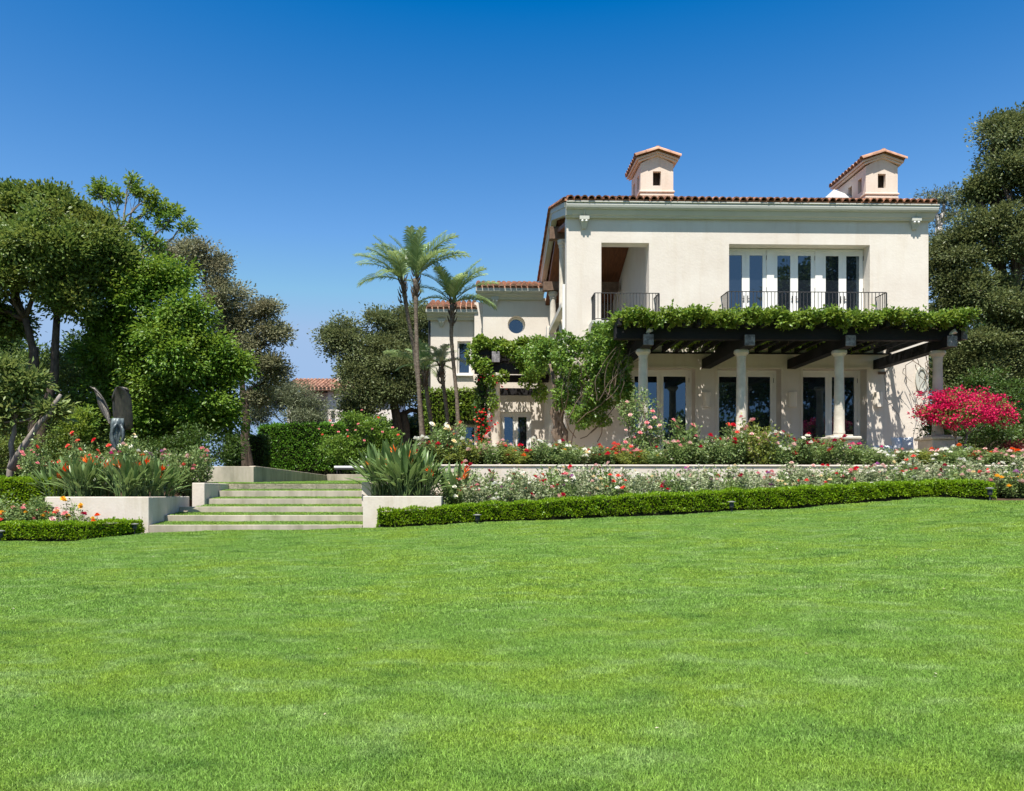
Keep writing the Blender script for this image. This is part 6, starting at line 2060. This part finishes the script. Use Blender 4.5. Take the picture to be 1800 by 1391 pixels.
def scatter(name, pts, rots, scales, source):
    me = bpy.data.meshes.new(name)
    me.vertices.add(len(pts))
    me.vertices.foreach_set('co', np.array(pts, np.float32).reshape(-1))
    at = me.attributes.new('turn', 'FLOAT_VECTOR', 'POINT')
    at.data.foreach_set('vector', np.array(rots, np.float32).reshape(-1))
    at = me.attributes.new('size', 'FLOAT', 'POINT')
    at.data.foreach_set('value', np.array(scales, np.float32))
    o = bpy.data.objects.new(name, me)
    C.objects.link(o)
    o['kind'] = 'stuff'
    ng = bpy.data.node_groups.new(name, 'GeometryNodeTree')
    ng.interface.new_socket('Geometry', in_out='INPUT', socket_type='NodeSocketGeometry')
    ng.interface.new_socket('Geometry', in_out='OUTPUT', socket_type='NodeSocketGeometry')
    gi, go = ng.nodes.new('NodeGroupInput'), ng.nodes.new('NodeGroupOutput')
    iop = ng.nodes.new('GeometryNodeInstanceOnPoints')
    oi = ng.nodes.new('GeometryNodeObjectInfo')
    oi.inputs['Object'].default_value = source
    oi.inputs['As Instance'].default_value = True
    ra = ng.nodes.new('GeometryNodeInputNamedAttribute')
    ra.data_type = 'FLOAT_VECTOR'
    ra.inputs['Name'].default_value = 'turn'
    sa = ng.nodes.new('GeometryNodeInputNamedAttribute')
    sa.data_type = 'FLOAT'
    sa.inputs['Name'].default_value = 'size'
    ng.links.new(gi.outputs[0], iop.inputs['Points'])
    ng.links.new(oi.outputs['Geometry'], iop.inputs['Instance'])
    ng.links.new(ra.outputs['Attribute'], iop.inputs['Rotation'])
    ng.links.new(sa.outputs['Attribute'], iop.inputs['Scale'])
    ng.links.new(iop.outputs[0], go.inputs[0])
    md = o.modifiers.new('scatter', 'NODES')
    md.node_group = ng
    return o


def lawn_points(y0, y1, step, rg, margin):
    pts, rots, sc = [], [], []
    y = y0
    while y < y1:
        half = (y + 1.5) * 0.72 + margin
        x = -half
        while x < half:
            px, py = x + rg.uniform(-.3, .3) * step, y + rg.uniform(-.3, .3) * step
            ye = float(np.interp(px, _ex, _ey[:, 0]))
            if py < ye - step * 1.15:
                z = float(lawn_h(px, py))
                nrm = Vector((-(float(lawn_h(px + .3, py)) - z) / .3, -(float(lawn_h(px, py + .3)) - z) / .3, 1)).normalized()
                q = nrm.to_track_quat('Z', 'Y') @ Euler((0, 0, rg.uniform(0, 2 * PI))).to_quaternion()
                pts.append((px, py, z)); rots.append(tuple(q.to_euler())); sc.append(rg.uniform(0.8, 1.15))
            x += step
        y += step
    return pts, rots, sc


rg = random.Random(123)
near = blade_patch('grass_patch', 0.72, 4200, 0.018, 0.042, 0.0031, 1)
far = blade_patch('grass_patch', 1.2, 5600, 0.018, 0.042, 0.0052, 2)
rim_p = blade_patch('grass_patch', 0.25, 260, 0.02, 0.05, 0.008, 3)
o = scatter('grass', *lawn_points(2.6, 8.5, 0.3, rg, 1.5), near)
o = scatter('grass', *lawn_points(8.5, 20, 0.5, rg, 2.5), far)
pts, rots, sc = [], [], []
x = -16.0
while x < 18:                                   # the lawn's far edge, finely
    ye, ze = edge_at(x)
    for k in (0.1, 0.25, 0.42, 0.6, 0.8):
        pts.append((x + rg.uniform(-.05, .05), ye - k, float(lawn_h(x, ye - k)))); rots.append((0, 0, rg.uniform(0, 6.28))); sc.append(rg.uniform(.8, 1.2))
    x += 0.18
for i in range(5):                              # treads of the steps
    xl, xr = (XL1, XR1) if i < 2 else (XL2, XR2)
    x = xl + 0.12
    while x < xr - 0.1:
        for k in (0.28, 0.5, 0.72, 0.9):
            pts.append((x + rg.uniform(-.03, .03), step_y[i] + k, step_z[i] - 0.015 + 0.05 * (k - 0.16) / 0.83)); rots.append((0, 0, rg.uniform(0, 6.28))); sc.append(rg.uniform(.9, 1.25))
        x += 0.2
o = scatter('grass', pts, rots, sc, rim_p)
pts, rots, sc = [], [], []
y = 24.2
while y < 41:
    x = -8.4
    while x < -1.3:
        pts.append((x + rg.uniform(-.1, .1), y + rg.uniform(-.1, .1), 1.9 + 0.35 * (y - 24) / 17.5)); rots.append((0, 0, rg.uniform(0, 6.28))); sc.append(rg.uniform(.9, 1.3))
        x += 0.62
    y += 0.62
o = scatter('grass', pts, rots, sc, far)

n = 90                                          # a few dropped leaves and petals on the grass
q = RNG.random((n, 2))
x, y = (q[:, 0] - 0.5) * 2 * (3 + q[:, 1] * 9), 4.5 + q[:, 1] * 13
p = np.stack([x, y, lawn_h(x, y) + 0.035], 1)
a = RNG.random(n) * 2 * PI
d = np.stack([np.cos(a), np.sin(a), 0.15 * RNG.normal(size=n)], 1)
o = link('fallen_leaves', leaf_mesh('fallen_leaves', p, d, np.array([0, 0, 1.0]) + 0.25 * RNG.normal(size=(n, 3)), 0.022 + 0.025 * RNG.random(n), 0.015, 0.2), leaf_mat('leaf_dry', (0.30, 0.22, 0.10), (0.62, 0.58, 0.46), 0.1))
o['kind'] = 'stuff'
